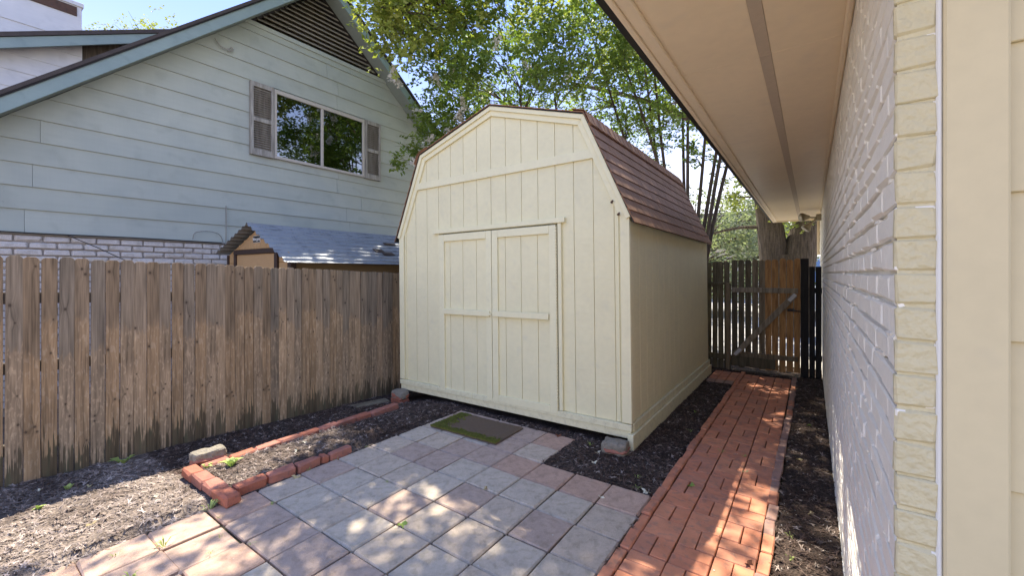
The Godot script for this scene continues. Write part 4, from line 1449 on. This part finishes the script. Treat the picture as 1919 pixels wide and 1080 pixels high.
# clumps: [centre, radius, number of sprigs]; every clump hangs on a limb that leaves the trunk
func tree(called: String, foot: Vector3, trunk: Array, trunk_r: Array, clumps: Array, sprig: ArrayMesh, tint: Color, tint2: Color, bark: Material, sd: int, limb_r := 0.03, twigs := 4) -> Node3D:
	var t := thing(called, foot)
	var r := RandomNumberGenerator.new()
	r.seed = sd
	var st := begin()
	var nodes := []
	for s in trunk.size():
		var path := smooth_path(trunk[s], 10)
		var rad := PackedFloat32Array()
		for k in path.size():
			rad.append(lerpf(trunk_r[s][0], trunk_r[s][1], float(k) / (path.size() - 1)))
			if k > 3:
				nodes.append([path[k], rad[-1]])
		put_tube(st, path, rad, 9, 0.03)
	var places := []
	var tints := []
	for c in clumps:
		var ctr: Vector3 = c[0]
		var best: Array = nodes[0]
		for nd in nodes:
			var dn: Vector3 = ctr - nd[0]
			if dn.length() + maxf(0.0, -dn.y) * 2.0 < (ctr - best[0]).length() + maxf(0.0, -(ctr - best[0]).y) * 2.0:
				best = nd
		var from: Vector3 = best[0]
		var mid := from.lerp(ctr, 0.5) + Vector3(r.randf_range(-0.15, 0.15), r.randf_range(0.0, 0.2), r.randf_range(-0.15, 0.15)) * from.distance_to(ctr) * 0.4
		var path := smooth_path([from, mid, ctr], 6)
		var r0 := minf(best[1] * 0.6, limb_r)
		put_tube(st, path, PackedFloat32Array([r0, r0 * 0.9, r0 * 0.8, r0 * 0.65, r0 * 0.5, r0 * 0.4, r0 * 0.25]), 5)
		for k in twigs:
			var tip : Vector3 = ctr + Vector3(r.randfn(0, 0.5), r.randfn(0, 0.4), r.randfn(0, 0.5)) * c[1]
			put_tube(st, smooth_path([path[3 + k % 3], path[4].lerp(tip, 0.5) + Vector3(0, 0.05, 0), tip], 3), PackedFloat32Array([r0 * 0.4, r0 * 0.3, r0 * 0.2, r0 * 0.08]), 4)
		for k in c[2]:
			var v : Vector3 = Vector3(r.randfn(0, 0.45), r.randfn(0, 0.36), r.randfn(0, 0.45)) * c[1]
			var b := Basis.from_euler(Vector3(r.randf_range(-0.8, 0.8), r.randf_range(0, TAU), r.randf_range(-0.6, 0.6))).scaled(Vector3.ONE * r.randf_range(0.7, 1.25))
			places.append(Transform3D(b, ctr + v))
			tints.append(tint.lerp(tint2, r.randf()) * r.randf_range(0.75, 1.25))
	put("trunk", st.commit(), bark, t)
	stuff(copies("crown", sprig, M.leaf, places, tints, t))
	return t

func cloud_of_clumps(sd: int, n: int, c: Vector3, radii: Vector3, size: float, count: int, keep = null) -> Array:
	var r := RandomNumberGenerator.new()
	r.seed = sd
	var out := []
	var guard := 0
	while out.size() < n and guard < n * 60:
		guard += 1
		var v := Vector3(r.randf_range(-1, 1), r.randf_range(-1, 1), r.randf_range(-1, 1))
		if v.length() > 1.0 or v.length() < 0.35:
			continue
		var p := c + v * radii
		if keep != null and not keep.call(p):
			continue
		out.append([p, size * r.randf_range(0.7, 1.3), int(count * r.randf_range(0.6, 1.4))])
	return out

func blossom(sd: int) -> ArrayMesh:
	var r := RandomNumberGenerator.new()
	r.seed = sd
	var st := begin()
	for k in 110:
		var f := r.randf()
		var a := r.randf_range(0, TAU)
		var rad := 0.06 * (1.0 - f * 0.75) * sqrt(r.randf())
		var c := Vector3(cos(a) * rad, f * 0.16, sin(a) * rad)
		var b := Basis.from_euler(Vector3(r.randf_range(0, TAU), r.randf_range(0, TAU), 0))
		var s := 0.012
		face(st, [c + b * Vector3(-s, 0, -s * 0.7), c + b * Vector3(s, 0.004, -s), c + b * Vector3(s * 0.8, 0, s), c + b * Vector3(-s, 0.005, s * 0.8)], b * Vector3.UP)
	return st.commit()

func build_trees() -> void:
	var small := leaf_sprig(1, 12, 0.076, 0.25)
	var oak := leaf_sprig(2, 11, 0.092, 0.28)
	var far := leaf_sprig(3, 10, 0.12, 0.42)
	# flowering tree behind the left of the shed, reaching over its roof
	var f1 := P(-4.75, -0.15, 7.35)
	var l1 := func(x: float, h: float, d: float) -> Vector3: return P(x, h, d) - f1
	var c1 := cloud_of_clumps(31, 34, l1.call(-4.6, 4.9, 6.4), Vector3(2.0, 1.5, 1.6), 0.64, 46, func(p: Vector3) -> bool: return p.y + f1.y > 3.5)
	for p in [[-5.25, 3.95, 5.35, 0.34, 34], [-5.45, 3.62, 5.0, 0.30, 30], [-5.75, 3.50, 4.75, 0.24, 16], [-5.55, 4.15, 5.3, 0.35, 34], [-5.2, 4.45, 5.5, 0.4, 40], [-4.9, 4.1, 5.6, 0.4, 44], [-5.6, 5.0, 5.6, 0.35, 24]]:
		c1.append([l1.call(p[0], p[1], p[2]), p[3], p[4]])
	var stems1 := []
	var rad1 := []
	for p in [[-5.3, 4.2, 6.4], [-4.9, 4.9, 6.6], [-4.3, 4.9, 6.3], [-3.9, 4.6, 6.9], [-5.2, 4.6, 7.3]]:
		stems1.append([Vector3.ZERO, l1.call(lerpf(-4.75, p[0], 0.3), 1.9, lerpf(7.35, p[2], 0.25)), l1.call(p[0], p[1], p[2])])
		rad1.append([0.05, 0.018])
	var t1 := tree("flowering_tree", f1, stems1, rad1, c1, small, Color(0.135, 0.215, 0.045), Color(0.24, 0.31, 0.07), M.stem, 41, 0.022)
	tag(t1, "crape myrtle with white blossoms leaning over the shed towards the shuttered window", "tree")
	var bl := [blossom(1), blossom(2), blossom(3)]
	rng.seed = 55
	var spots := [[-6.05, 4.95, 4.85], [-5.98, 4.88, 4.95], [-5.6, 5.05, 5.35], [-5.5, 4.98, 5.5], [-5.35, 5.1, 5.55], [-5.5, 3.75, 5.1], [-5.35, 3.55, 5.1], [-5.2, 3.95, 5.3], [-5.15, 3.6, 5.2], [-5.0, 4.15, 5.4], [-5.6, 3.42, 4.9], [-4.8, 4.3, 5.4], [-5.7, 4.4, 5.2], [-4.3, 5.3, 5.5], [-3.9, 5.0, 6.0], [-3.4, 4.8, 6.3]]
	for k in spots.size():
		var p: Vector3 = l1.call(spots[k][0], spots[k][1], spots[k][2])
		put("blossom", bl[k % 3], M.petal, t1, Transform3D(Basis.from_euler(Vector3(rr(-0.9, 0.9), rr(0, TAU), rr(-0.9, 0.9))).scaled(Vector3.ONE * rr(1.1, 1.9)), p))
	# many-stemmed tree behind the right of the shed
	var f2 := P(-1.95, -0.05, 8.7)
	var l2 := func(x: float, h: float, d: float) -> Vector3: return P(x, h, d) - f2
	var stems2 := []
	var rad2 := []
	var tips := [[-3.6, 6.2, 8.0], [-3.0, 6.8, 9.0], [-2.6, 6.9, 8.2], [-2.2, 7.2, 9.2], [-1.9, 6.6, 8.4], [-1.55, 6.4, 9.0], [-1.1, 5.9, 8.6], [-0.75, 5.0, 9.0], [-0.95, 4.4, 8.5], [-2.9, 5.6, 7.6]]
	for k in tips.size():
		var p: Array = tips[k]
		var sx := -1.95 + (k - 4.5) * 0.035
		stems2.append([l2.call(sx, 0.0, 8.7), l2.call(lerpf(sx, p[0], 0.22), 2.0, lerpf(8.7, p[2], 0.3)), l2.call(lerpf(sx, p[0], 0.6), 4.0, lerpf(8.7, p[2], 0.6)), l2.call(p[0], p[1], p[2])])
		rad2.append([0.05, 0.016])
	var c2 := cloud_of_clumps(32, 46, l2.call(-2.3, 6.0, 8.3), Vector3(2.5, 1.9, 1.9), 0.64, 44, func(p: Vector3) -> bool: return p.y + f2.y > 3.9)
	for p in [[-1.2, 3.6, 8.8, 0.4, 26], [-0.9, 3.9, 9.0, 0.4, 26], [-1.9, 3.9, 9.0, 0.4, 26], [-2.6, 4.1, 8.8, 0.4, 30]]:
		c2.append([l2.call(p[0], p[1], p[2]), p[3], p[4]])
	tag(tree("multi_stem_tree", f2, stems2, rad2, c2, small, Color(0.135, 0.215, 0.045), Color(0.24, 0.31, 0.07), M.stem, 42, 0.02), "tall tree with a dozen slender fanning stems just behind the brown shed roof", "tree")
	# big forked tree beyond the gate, its limbs arching over the yard
	var f3 := P(-0.53, -0.1, 12.5)
	var l3 := func(x: float, h: float, d: float) -> Vector3: return P(x, h, d) - f3
	var tr3 := [
		[l3.call(-0.60, -0.1, 12.5), l3.call(-0.72, 1.6, 12.5), l3.call(-0.86, 2.9, 12.45), l3.call(-1.1, 4.4, 12.2), l3.call(-1.9, 6.2, 11.2), l3.call(-3.4, 7.4, 8.6), l3.call(-4.9, 7.6, 6.0)],
		[l3.call(-0.45, -0.1, 12.5), l3.call(-0.28, 1.7, 12.5), l3.call(-0.02, 2.9, 12.5), l3.call(0.35, 4.6, 12.4), l3.call(0.6, 6.4, 11.6), l3.call(0.2, 7.8, 9.6)],
		[l3.call(-0.53, -0.2, 12.5), l3.call(-0.53, 1.0, 12.5), l3.call(-0.5, 2.0, 12.5)],
		[l3.call(-1.1, 4.4, 12.2), l3.call(-3.2, 6.0, 11.6), l3.call(-5.6, 7.0, 10.8)],
		[l3.call(-2.2, 6.5, 10.7), l3.call(-2.4, 7.6, 8.2), l3.call(-2.3, 7.9, 5.6)],
		[l3.call(-4.9, 7.6, 6.0), l3.call(-5.1, 6.6, 5.2), l3.call(-5.15, 5.6, 4.3)],
		[l3.call(-4.9, 7.6, 6.0), l3.call(-6.4, 8.3, 6.4), l3.call(-7.9, 8.9, 7.0)],
		[l3.call(-4.4, 7.55, 6.9), l3.call(-4.4, 7.9, 5.0), l3.call(-3.9, 8.0, 3.4)],
		[l3.call(-0.9, 2.7, 12.4), l3.call(-1.6, 2.75, 12.6), l3.call(-2.6, 2.6, 13.0)],
	]
	var rd3 := [[0.40, 0.07], [0.46, 0.08], [0.52, 0.30], [0.11, 0.04], [0.09, 0.03], [0.065, 0.025], [0.06, 0.02], [0.06, 0.02], [0.06, 0.02]]
	# keep the sunny ground along the fence free of its shade
	var c3 := cloud_of_clumps(33, 50, l3.call(-2.6, 8.0, 7.6), Vector3(3.4, 1.7, 4.2), 0.74, 40, func(p: Vector3) -> bool:
		var w: Vector3 = p + f3
		var gx := w.x + 0.395 * w.y
		var gd := -w.z - 0.44 * w.y
		return not (gx < -3.1 and gd < 1.6) and gd > 0.6)
	for k in 12:
		# boughs over the neighbour's roof
		c3.append([l3.call(rr(-8.6, -7.2), rr(8.4, 9.6), rr(5.7, 8.0)), rr(0.5, 0.75), 44])
	for k in 30:
		# boughs over the near yard, between the sun and the patio
		var hh := rr(6.4, 9.0)
		var gx := rr(-3.0, 0.3)
		var gd := rr(-0.4, 2.2)
		c3.append([l3.call(gx - 0.395 * hh, hh, gd + 0.44 * hh), rr(0.5, 0.8), 21])
	for k in 14:
		c3.append([l3.call(-5.55 + 0.11 * k + rr(-0.2, 0.2), 5.7 + 0.08 * k + rr(-0.25, 0.3), 4.75 + 0.1 * k + rr(-0.2, 0.2)), 0.48, 13])
	for p in [[-5.1, 5.37, 3.82], [-5.1, 5.02, 3.82], [-5.2, 5.7, 3.95], [-5.0, 4.8, 3.97], [-5.2, 5.3, 4.1], [-5.0, 4.98, 4.2], [-5.15, 5.63, 4.4], [-5.0, 5.2, 4.5], [-5.0, 5.8, 4.8], [-4.85, 5.4, 4.85], [-4.8, 5.8, 5.2], [-5.2, 5.6, 4.0], [-4.6, 5.65, 5.5]]:
		c3.append([l3.call(p[0], p[1], p[2]), 0.38, 17])
	for p in [[-0.9, 3.6, 11.8], [-0.5, 3.2, 11.8], [-0.6, 3.9, 11.5], [-0.2, 3.0, 11.9], [-1.3, 3.9, 11.8], [0.5, 3.9, 12.0], [-1.7, 3.5, 12.2], [0.2, 4.5, 11.8]]:
		c3.append([l3.call(p[0], p[1], p[2]), 0.42, 34])
	var extra := cloud_of_clumps(36, 30, l3.call(-2.0, 7.6, 12.5), Vector3(4.5, 2.4, 2.5), 0.8, 40)
	c3.append_array(extra)
	tag(tree("forked_tree", f3, tr3, rd3, c3, oak, Color(0.25, 0.31, 0.07), Color(0.40, 0.42, 0.11), M.bark, 43, 0.035, 5), "big forked tree with furrowed grey bark rising behind the wooden gate", "tree")
	# trees farther off
	var list := [
		[P(-3.4, 0, 17.5), 2.6, 5.0, Color(0.20, 0.24, 0.16), Color(0.28, 0.31, 0.22), "grey-green tree beyond the gate, lower than its neighbours", 3.2],
		[P(-9.0, 0, 19.0), 5.5, 9.5, Color(0.18, 0.26, 0.05), Color(0.26, 0.33, 0.07), "broad green tree far behind the garden shed", 3.6],
		[P(1.2, 0, 21.0), 4.0, 7.0, Color(0.30, 0.36, 0.06), Color(0.38, 0.42, 0.09), "sunlit yellow-green tree seen between the brick wall and the forked trunk", 3.4],
		[P(-22.5, 0, 5.6), 9.5, 4.0, Color(0.28, 0.32, 0.08), Color(0.36, 0.37, 0.10), "yellow-green tree top showing above the blue-green house roof", 2.2],
	]
	for k in list.size():
		var e: Array = list[k]
		var ft: Vector3 = e[0]
		var hh: float = e[1]
		var cl := cloud_of_clumps(60 + k, 60, Vector3(0, hh, 0), Vector3(e[6], e[2] * 0.42, e[6]), 0.95, 34)
		tag(tree("tree", ft, [[Vector3.ZERO, Vector3(0.1, hh * 0.4, 0), Vector3(-0.1, hh * 0.8, 0.1)]], [[0.22, 0.10]], cl, far, e[3], e[4], M.stem, 70 + k, 0.05, 2), e[5], "tree")

# ---------------------------------------------------------------- far things seen over the gate
func build_far() -> void:
	var h := thing("far_house", P(-5.0, 0, 27.0))
	tag(h, "low pale house with a brown roof far beyond the gate", "house")
	put("wall", bevel_box(Vector3(9.0, 3.4, 6.0), 0.02), mat("pale wall", L(0.6, 0.54, 0.48), 0.8, T.paint, 0.3), h, at(Vector3(0, 1.7, -3.0)))
	put("roof", prism(PackedVector2Array([Vector2(-5.0, 3.35), Vector2(5.0, 3.35), Vector2(3.0, 5.0), Vector2(-3.0, 5.0)]), -6.6, 0.6), M.roof_dark, h)
	for x in [-2.5, 0.5, 3.0]:
		var wn := put("window", bevel_box(Vector3(1.2, 1.2, 0.06), 0.01), M.window_frame, h, at(Vector3(x, 1.9, 0.02)))
		put("pane", bevel_box(Vector3(1.05, 1.05, 0.02), 0.0), M.glass, wn, at(Vector3(0, 0, 0.035)))
	var v := thing("parked_van", P(0.2, 0, 19.0))
	tag(v, "white van parked far beyond the black fence panel", "van")
	var white := mat("white car paint", L(0.75, 0.76, 0.78), 0.3)
	var side := PackedVector2Array([Vector2(-2.3, 0.35), Vector2(2.3, 0.35), Vector2(2.4, 0.95), Vector2(1.75, 1.15), Vector2(1.25, 2.05), Vector2(0.9, 2.15), Vector2(-2.25, 2.15), Vector2(-2.35, 1.2)])
	var turn := Transform3D(Basis(Vector3.UP, -PI / 2), Vector3.ZERO)
	put("body", prism(side, -0.9, 0.9, 0.04), white, v, turn)
	put("windscreen", prism(PackedVector2Array([Vector2(1.78, 1.17), Vector2(1.80, 1.19), Vector2(1.32, 2.0), Vector2(1.30, 1.98)]), -0.75, 0.75), M.glass, v, turn)
	for s in [-1.0, 1.0]:
		put("side_window", prism(PackedVector2Array([Vector2(0.2, 1.25), Vector2(1.55, 1.25), Vector2(1.15, 1.95), Vector2(0.2, 1.95)]), s * 0.9, s * 0.912), M.glass, v, turn)
		for x in [-1.5, 1.5]:
			var st := begin()
			put_tube(st, PackedVector3Array([Vector3(x, 0.33, s * 0.72), Vector3(x, 0.33, s * 0.73), Vector3(x, 0.33, s * 0.91), Vector3(x, 0.33, s * 0.92)]), PackedFloat32Array([0.02, 0.33, 0.33, 0.02]), 16)
			put("wheel", st.commit(), M.drip, v, turn)
	for s in [-0.6, 0.6]:
		put("headlight", bevel_box(Vector3(0.3, 0.16, 0.05), 0.02), M.lamp_glass, v, at(Vector3(s, 0.8, 2.36)))

# ---------------------------------------------------------------- small things on the ground
func build_small() -> void:
	rng.seed = 1109
	# supports and loose blocks
	stone("support_block", Vector3(0.215, 0.105, 0.16), P(-1.385, -0.01, 3.50), 0.12, 4, "mortar crusted block under the front corner of the shed beside the brick path", "block")
	var sb := stone("support_block", Vector3(0.215, 0.10, 0.15), P(-4.27, -0.045, 3.55), -0.1, 6, "mortar crusted brick stack under the shed corner next to the fence", "block")
	put("lower_brick", bevel_box(Vector3(0.20, 0.07, 0.14), 0.006, 0.004, 3), M.edge_brick[0], sb, at(Vector3(0.0, -0.037, 0)))
	stone("loose_block", Vector3(0.13, 0.115, 0.23), P(-4.0, 0.0, 1.36), 0.05, 7, "loose mortar crusted brick lying on the corner of the bed edging", "block")
	var pb := thing("plank", P(-4.56, -0.118, 3.31))
	pb.rotation.y = -0.25
	tag(pb, "short weathered plank lying on the mulch at the foot of the fence", "plank")
	put("board", bevel_box(Vector3(0.14, 0.022, 0.46), 0.003, 0.002, 1), M.plank, pb, at(Vector3(0, 0.011, 0)))
	# door mat: worn pile with moss along its left and front edges
	var mt := thing("door_mat", P(-2.72, 0.004, 3.22))
	mt.rotation.y = 0.03
	tag(mt, "worn brown door mat with green moss on its edges in front of the shed doors", "door mat")
	var nz := FastNoiseLite.new()
	nz.seed = 8
	nz.frequency = 3.0
	var st := begin()
	var nx := 40
	var ny := 24
	var pt := func(i: int, j: int) -> Vector3:
		var x := -0.40 + 0.80 * i / nx
		var z := -0.235 + 0.47 * j / ny
		return Vector3(x + 0.006 * nz.get_noise_2d(z * 9.0, 3.0), 0.012 + 0.006 * nz.get_noise_2d(x * 2.0, z * 2.0), z + 0.008 * nz.get_noise_2d(x * 9.0, 7.0))
	for i in nx:
		for j in ny:
			face(st, [pt.call(i, j), pt.call(i + 1, j), pt.call(i + 1, j + 1), pt.call(i, j + 1)], Vector3.UP)
	for i in nx:
		for j in [0, ny]:
			var a: Vector3 = pt.call(i, j)
			var b: Vector3 = pt.call(i + 1, j)
			face(st, [a, b, Vector3(b.x, 0, b.z), Vector3(a.x, 0, a.z)], Vector3(0, 0, 1 if j else -1))
	for j in ny:
		for i in [0, nx]:
			var a: Vector3 = pt.call(i, j)
			var b: Vector3 = pt.call(i, j + 1)
			face(st, [a, b, Vector3(b.x, 0, b.z), Vector3(a.x, 0, a.z)], Vector3(1 if i else -1, 0, 0))
	put("pile", st.commit(), M.doormat, mt)
	var places := []
	var tints := []
	var blade := begin()
	for k in 5:
		var a := k * TAU / 5.0
		face(blade, [Vector3(cos(a), 0, sin(a)) * 0.0035, Vector3(cos(a + 1.2), 0, sin(a + 1.2)) * 0.0035, Vector3(cos(a + 0.5) * 0.006, 0.011, sin(a + 0.5) * 0.006)], Vector3(cos(a), 0.5, sin(a)))
	while places.size() < 3600:
		var x := rr(-0.40, 0.40)
		var z := rr(-0.235, 0.24)
		var amount := smoothstep(0.13, 0.235, z + 0.05 * nz.get_noise_2d(x * 3.0, 1.0)) + smoothstep(-0.22, -0.42, x + 0.10 * nz.get_noise_2d(z * 3.0, x * 3.0)) * 0.8
		if rng.randf() > amount * (0.55 + 0.6 * nz.get_noise_2d(x * 6.0, z * 6.0)):
			continue
		places.append(Transform3D(Basis(Vector3.UP, rr(0, TAU)).scaled(Vector3.ONE * rr(0.6, 1.5)), Vector3(x, 0.013, z)))
		tints.append(Color(0.15, 0.165, 0.035).lerp(Color(0.27, 0.27, 0.06), rng.randf()) * rr(0.7, 1.2))
	stuff(copies("moss", blade.commit(), M.chip, places, tints, mt))
	# weeds: small tufts in the joints and at the edges
	for w in [[-3.22, 1.10, 0.09, "green grass tuft sprouting at the corner of the brick bed edging"], [-2.98, 0.80, 0.08, "pale grass tuft in the wide joint between the pink pavers"], [-2.80, 0.62, 0.085, "bushy pale grass tuft in the joint between the pink pavers"], [-3.10, 0.62, 0.05, "low grass strip in the joint of the outermost pink pavers"], [-2.82, 1.02, 0.035, ""], [-2.70, 0.93, 0.035, ""], [-2.93, 1.36, 0.04, ""], [-3.05, 1.09, 0.035, ""], [-2.60, 1.09, 0.03, ""], [-3.22, 2.0, 0.04, ""], [-3.22, 1.78, 0.04, ""], [-3.23, 2.3, 0.035, ""], [-2.55, 2.0, 0.03, ""], [-1.02, 2.99, 0.05, ""], [-1.08, 3.15, 0.045, ""], [-4.35, 0.62, 0.05, ""], [-4.1, 0.45, 0.06, ""], [-0.10, 2.95, 0.04, ""], [-0.09, 2.72, 0.05, ""], [-0.96, 4.35, 0.06, ""], [-4.66, 0.98, 0.09, "single leafy seedling at the foot of the picket fence"], [-3.72, 1.42, 0.10, "small leafy plant growing inside the brick edged bed"], [-3.85, 1.30, 0.05, ""], [-1.62, 3.50, 0.06, ""], [-0.63, 4.0, 0.05, "fern-like weed in a joint of the brick path"], [-0.46, 4.02, 0.045, ""]]:
		var wd := begin()
		var tall: float = w[2] * 0.8
		var broad: bool = w[0] < -3.6
		var nb := 14 if tall > 0.07 else 8
		for k in nb:
			var a := rr(0, TAU)
			var lean := rr(0.25, 1.1)
			var l := tall * rr(0.6, 1.25)
			var hd := Vector3(cos(a), 0, sin(a))
			var sd := Vector3(-sin(a), 0, cos(a)) * (l * (0.26 if broad else 0.06))
			var o := hd * rr(0.0, tall * 0.35)
			var m1 := o + hd * l * 0.4 * lean + Vector3(0, l * 0.5, 0)
			var m2 := o + hd * l * lean + Vector3(0, l * (0.75 - 0.3 * lean), 0)
			face(wd, [o - sd * 0.3, m1 - sd, m1 + sd, o + sd * 0.3], Vector3(hd.x, 1, hd.z))
			face(wd, [m1 - sd, m2, m1 + sd], Vector3(hd.x, 1, hd.z))
		var lone: bool = w[3] != ""
		var ob := put("weed", wd.commit(), M.weed, self, at(P(w[0], 0.0 if paved(w[0], w[1]) else soil_height(w[0], w[1]), w[1])))
		tag(ob, w[3] if lone else "tiny green weed sprig at ground level", "weed", "" if lone else "tiny weed sprigs")
	# fallen leaves
	var lf := func(sd: int, s: float) -> ArrayMesh:
		var r := RandomNumberGenerator.new()
		r.seed = sd
		var b := begin()
		var rim := []
		for k in 12:
			var a := TAU * k / 12.0
			var rad := s * (1.0 if k % 2 == 0 else 0.55) * r.randf_range(0.8, 1.1)
			rim.append(Vector3(cos(a) * rad, 0.004 + 0.012 * sin(a * 2.0 + sd) * s / 0.04, sin(a) * rad * 0.7))
		for k in 12:
			face(b, [Vector3(0, 0.002, 0), rim[k], rim[(k + 1) % 12]], Vector3.UP)
		return b.commit()
	var shapes := [lf.call(1, 0.045), lf.call(2, 0.036), lf.call(3, 0.028)]
	for e in [[-2.05, 1.72, 0, M.green_leaf, "pale green lobed leaf on the grey pavers in the sun"], [-1.96, 3.52, 0, M.brown_leaf, "curled dark brown leaf beside the door mat under the shed doors"], [-3.18, 1.66, 0, M.dry_leaf, "dry tan leaf against the upright edging bricks"], [-0.42, 3.72, 1, M.dry_leaf, "curled dry leaf on the brick path in the sun"], [-0.71, 3.24, 0, M.green_leaf, "green star-shaped leaf on the shaded left of the brick path"], [-0.27, 2.55, 1, M.brown_leaf, "dark curled leaf by the right border of the brick path"], [-1.50, 3.38, 1, M.pale_leaf, ""], [-1.45, 3.20, 1, M.pale_leaf, ""], [-0.95, 2.98, 0, M.pale_leaf, "crumpled whitish leaf where the mulch meets the paver corner"], [-1.18, 2.72, 2, M.pale_leaf, ""], [-4.02, 1.55, 2, M.pale_leaf, ""], [-3.55, 1.85, 2, M.pale_leaf, ""], [-3.7, 2.0, 2, M.pale_leaf, ""], [-4.3, 0.72, 2, M.dry_leaf, ""], [-3.62, 0.92, 2, M.pale_leaf, ""], [-3.55, 0.6, 1, M.dry_leaf, ""], [-4.5, 0.5, 2, M.pale_leaf, ""], [-0.08, 4.2, 2, M.dry_leaf, ""], [0.0, 3.3, 2, M.dry_leaf, ""], [-0.02, 5.2, 2, M.green_leaf, ""], [-1.9, 2.35, 2, M.dry_leaf, ""], [-1.05, 5.0, 2, M.green_leaf, ""]]:
		var lone: bool = e[4] != ""
		var h := 0.003 if paved(e[0], e[1]) else soil_height(e[0], e[1]) + 0.006
		var ob := put("fallen_leaf", shapes[e[2]], e[3], self, Transform3D(Basis(Vector3.UP, rr(0, TAU)), P(e[0], h, e[1])))
		tag(ob, e[4] if lone else "small fallen leaf lying on the ground", "leaf", "" if lone else "small fallen leaves")

# ---------------------------------------------------------------- the scene
func _ready() -> void:
	var cam := Camera3D.new()
	cam.name = "camera"
	add_child(cam)
	cam.position = Vector3(0, 1.55, 0)
	cam.rotation.y = deg_to_rad(35.4)
	cam.projection = Camera3D.PROJECTION_FRUSTUM
	cam.near = 0.05
	cam.far = 400.0
	cam.size = 0.05 * 1080.0 / 788.0
	cam.frustum_offset = Vector2(0, -0.05 * 28.0 / 788.0)
	cam.current = true
	var env := Environment.new()
	env.background_mode = Environment.BG_SKY
	var sky_mat := ProceduralSkyMaterial.new()
	sky_mat.sky_top_color = L(0.106, 0.166, 0.36)
	sky_mat.sky_horizon_color = L(1.0, 0.92, 0.79)
	sky_mat.sky_curve = 0.10
	sky_mat.ground_bottom_color = Color(0.35, 0.33, 0.30)
	sky_mat.ground_horizon_color = Color(0.6, 0.6, 0.58)
	sky_mat.energy_multiplier = 1.0
	sky_mat.sun_angle_max = 10.0
	var sky := Sky.new()
	sky.sky_material = sky_mat
	env.sky = sky
	env.tonemap_mode = Environment.TONE_MAPPER_LINEAR
	env.tonemap_exposure = 4.7
	env.sdfgi_enabled = true
	env.ssao_enabled = true
	env.ssil_enabled = true
	var we := WorldEnvironment.new()
	we.name = "environment"
	we.environment = env
	add_child(we)
	var sun := DirectionalLight3D.new()
	sun.name = "sun"
	sun.light_energy = 0.85
	sun.light_color = Color(1.0, 0.965, 0.90)
	sun.light_angular_distance = 0.5
	sun.shadow_enabled = true
	add_child(sun)
	sun.look_at_from_position(Vector3(-0.395, 1.0, -0.44), Vector3.ZERO, Vector3.UP)

	make_textures()
	make_materials()
	build_ground()
	build_patio()
	build_path()
	build_neighbour()
	build_house()
	build_shed()
	build_fence()
	build_gate()
	build_metal_shed()
	build_trees()
	build_far()
	build_bed()
	build_floodlight()
	build_small()
	build_mulch()
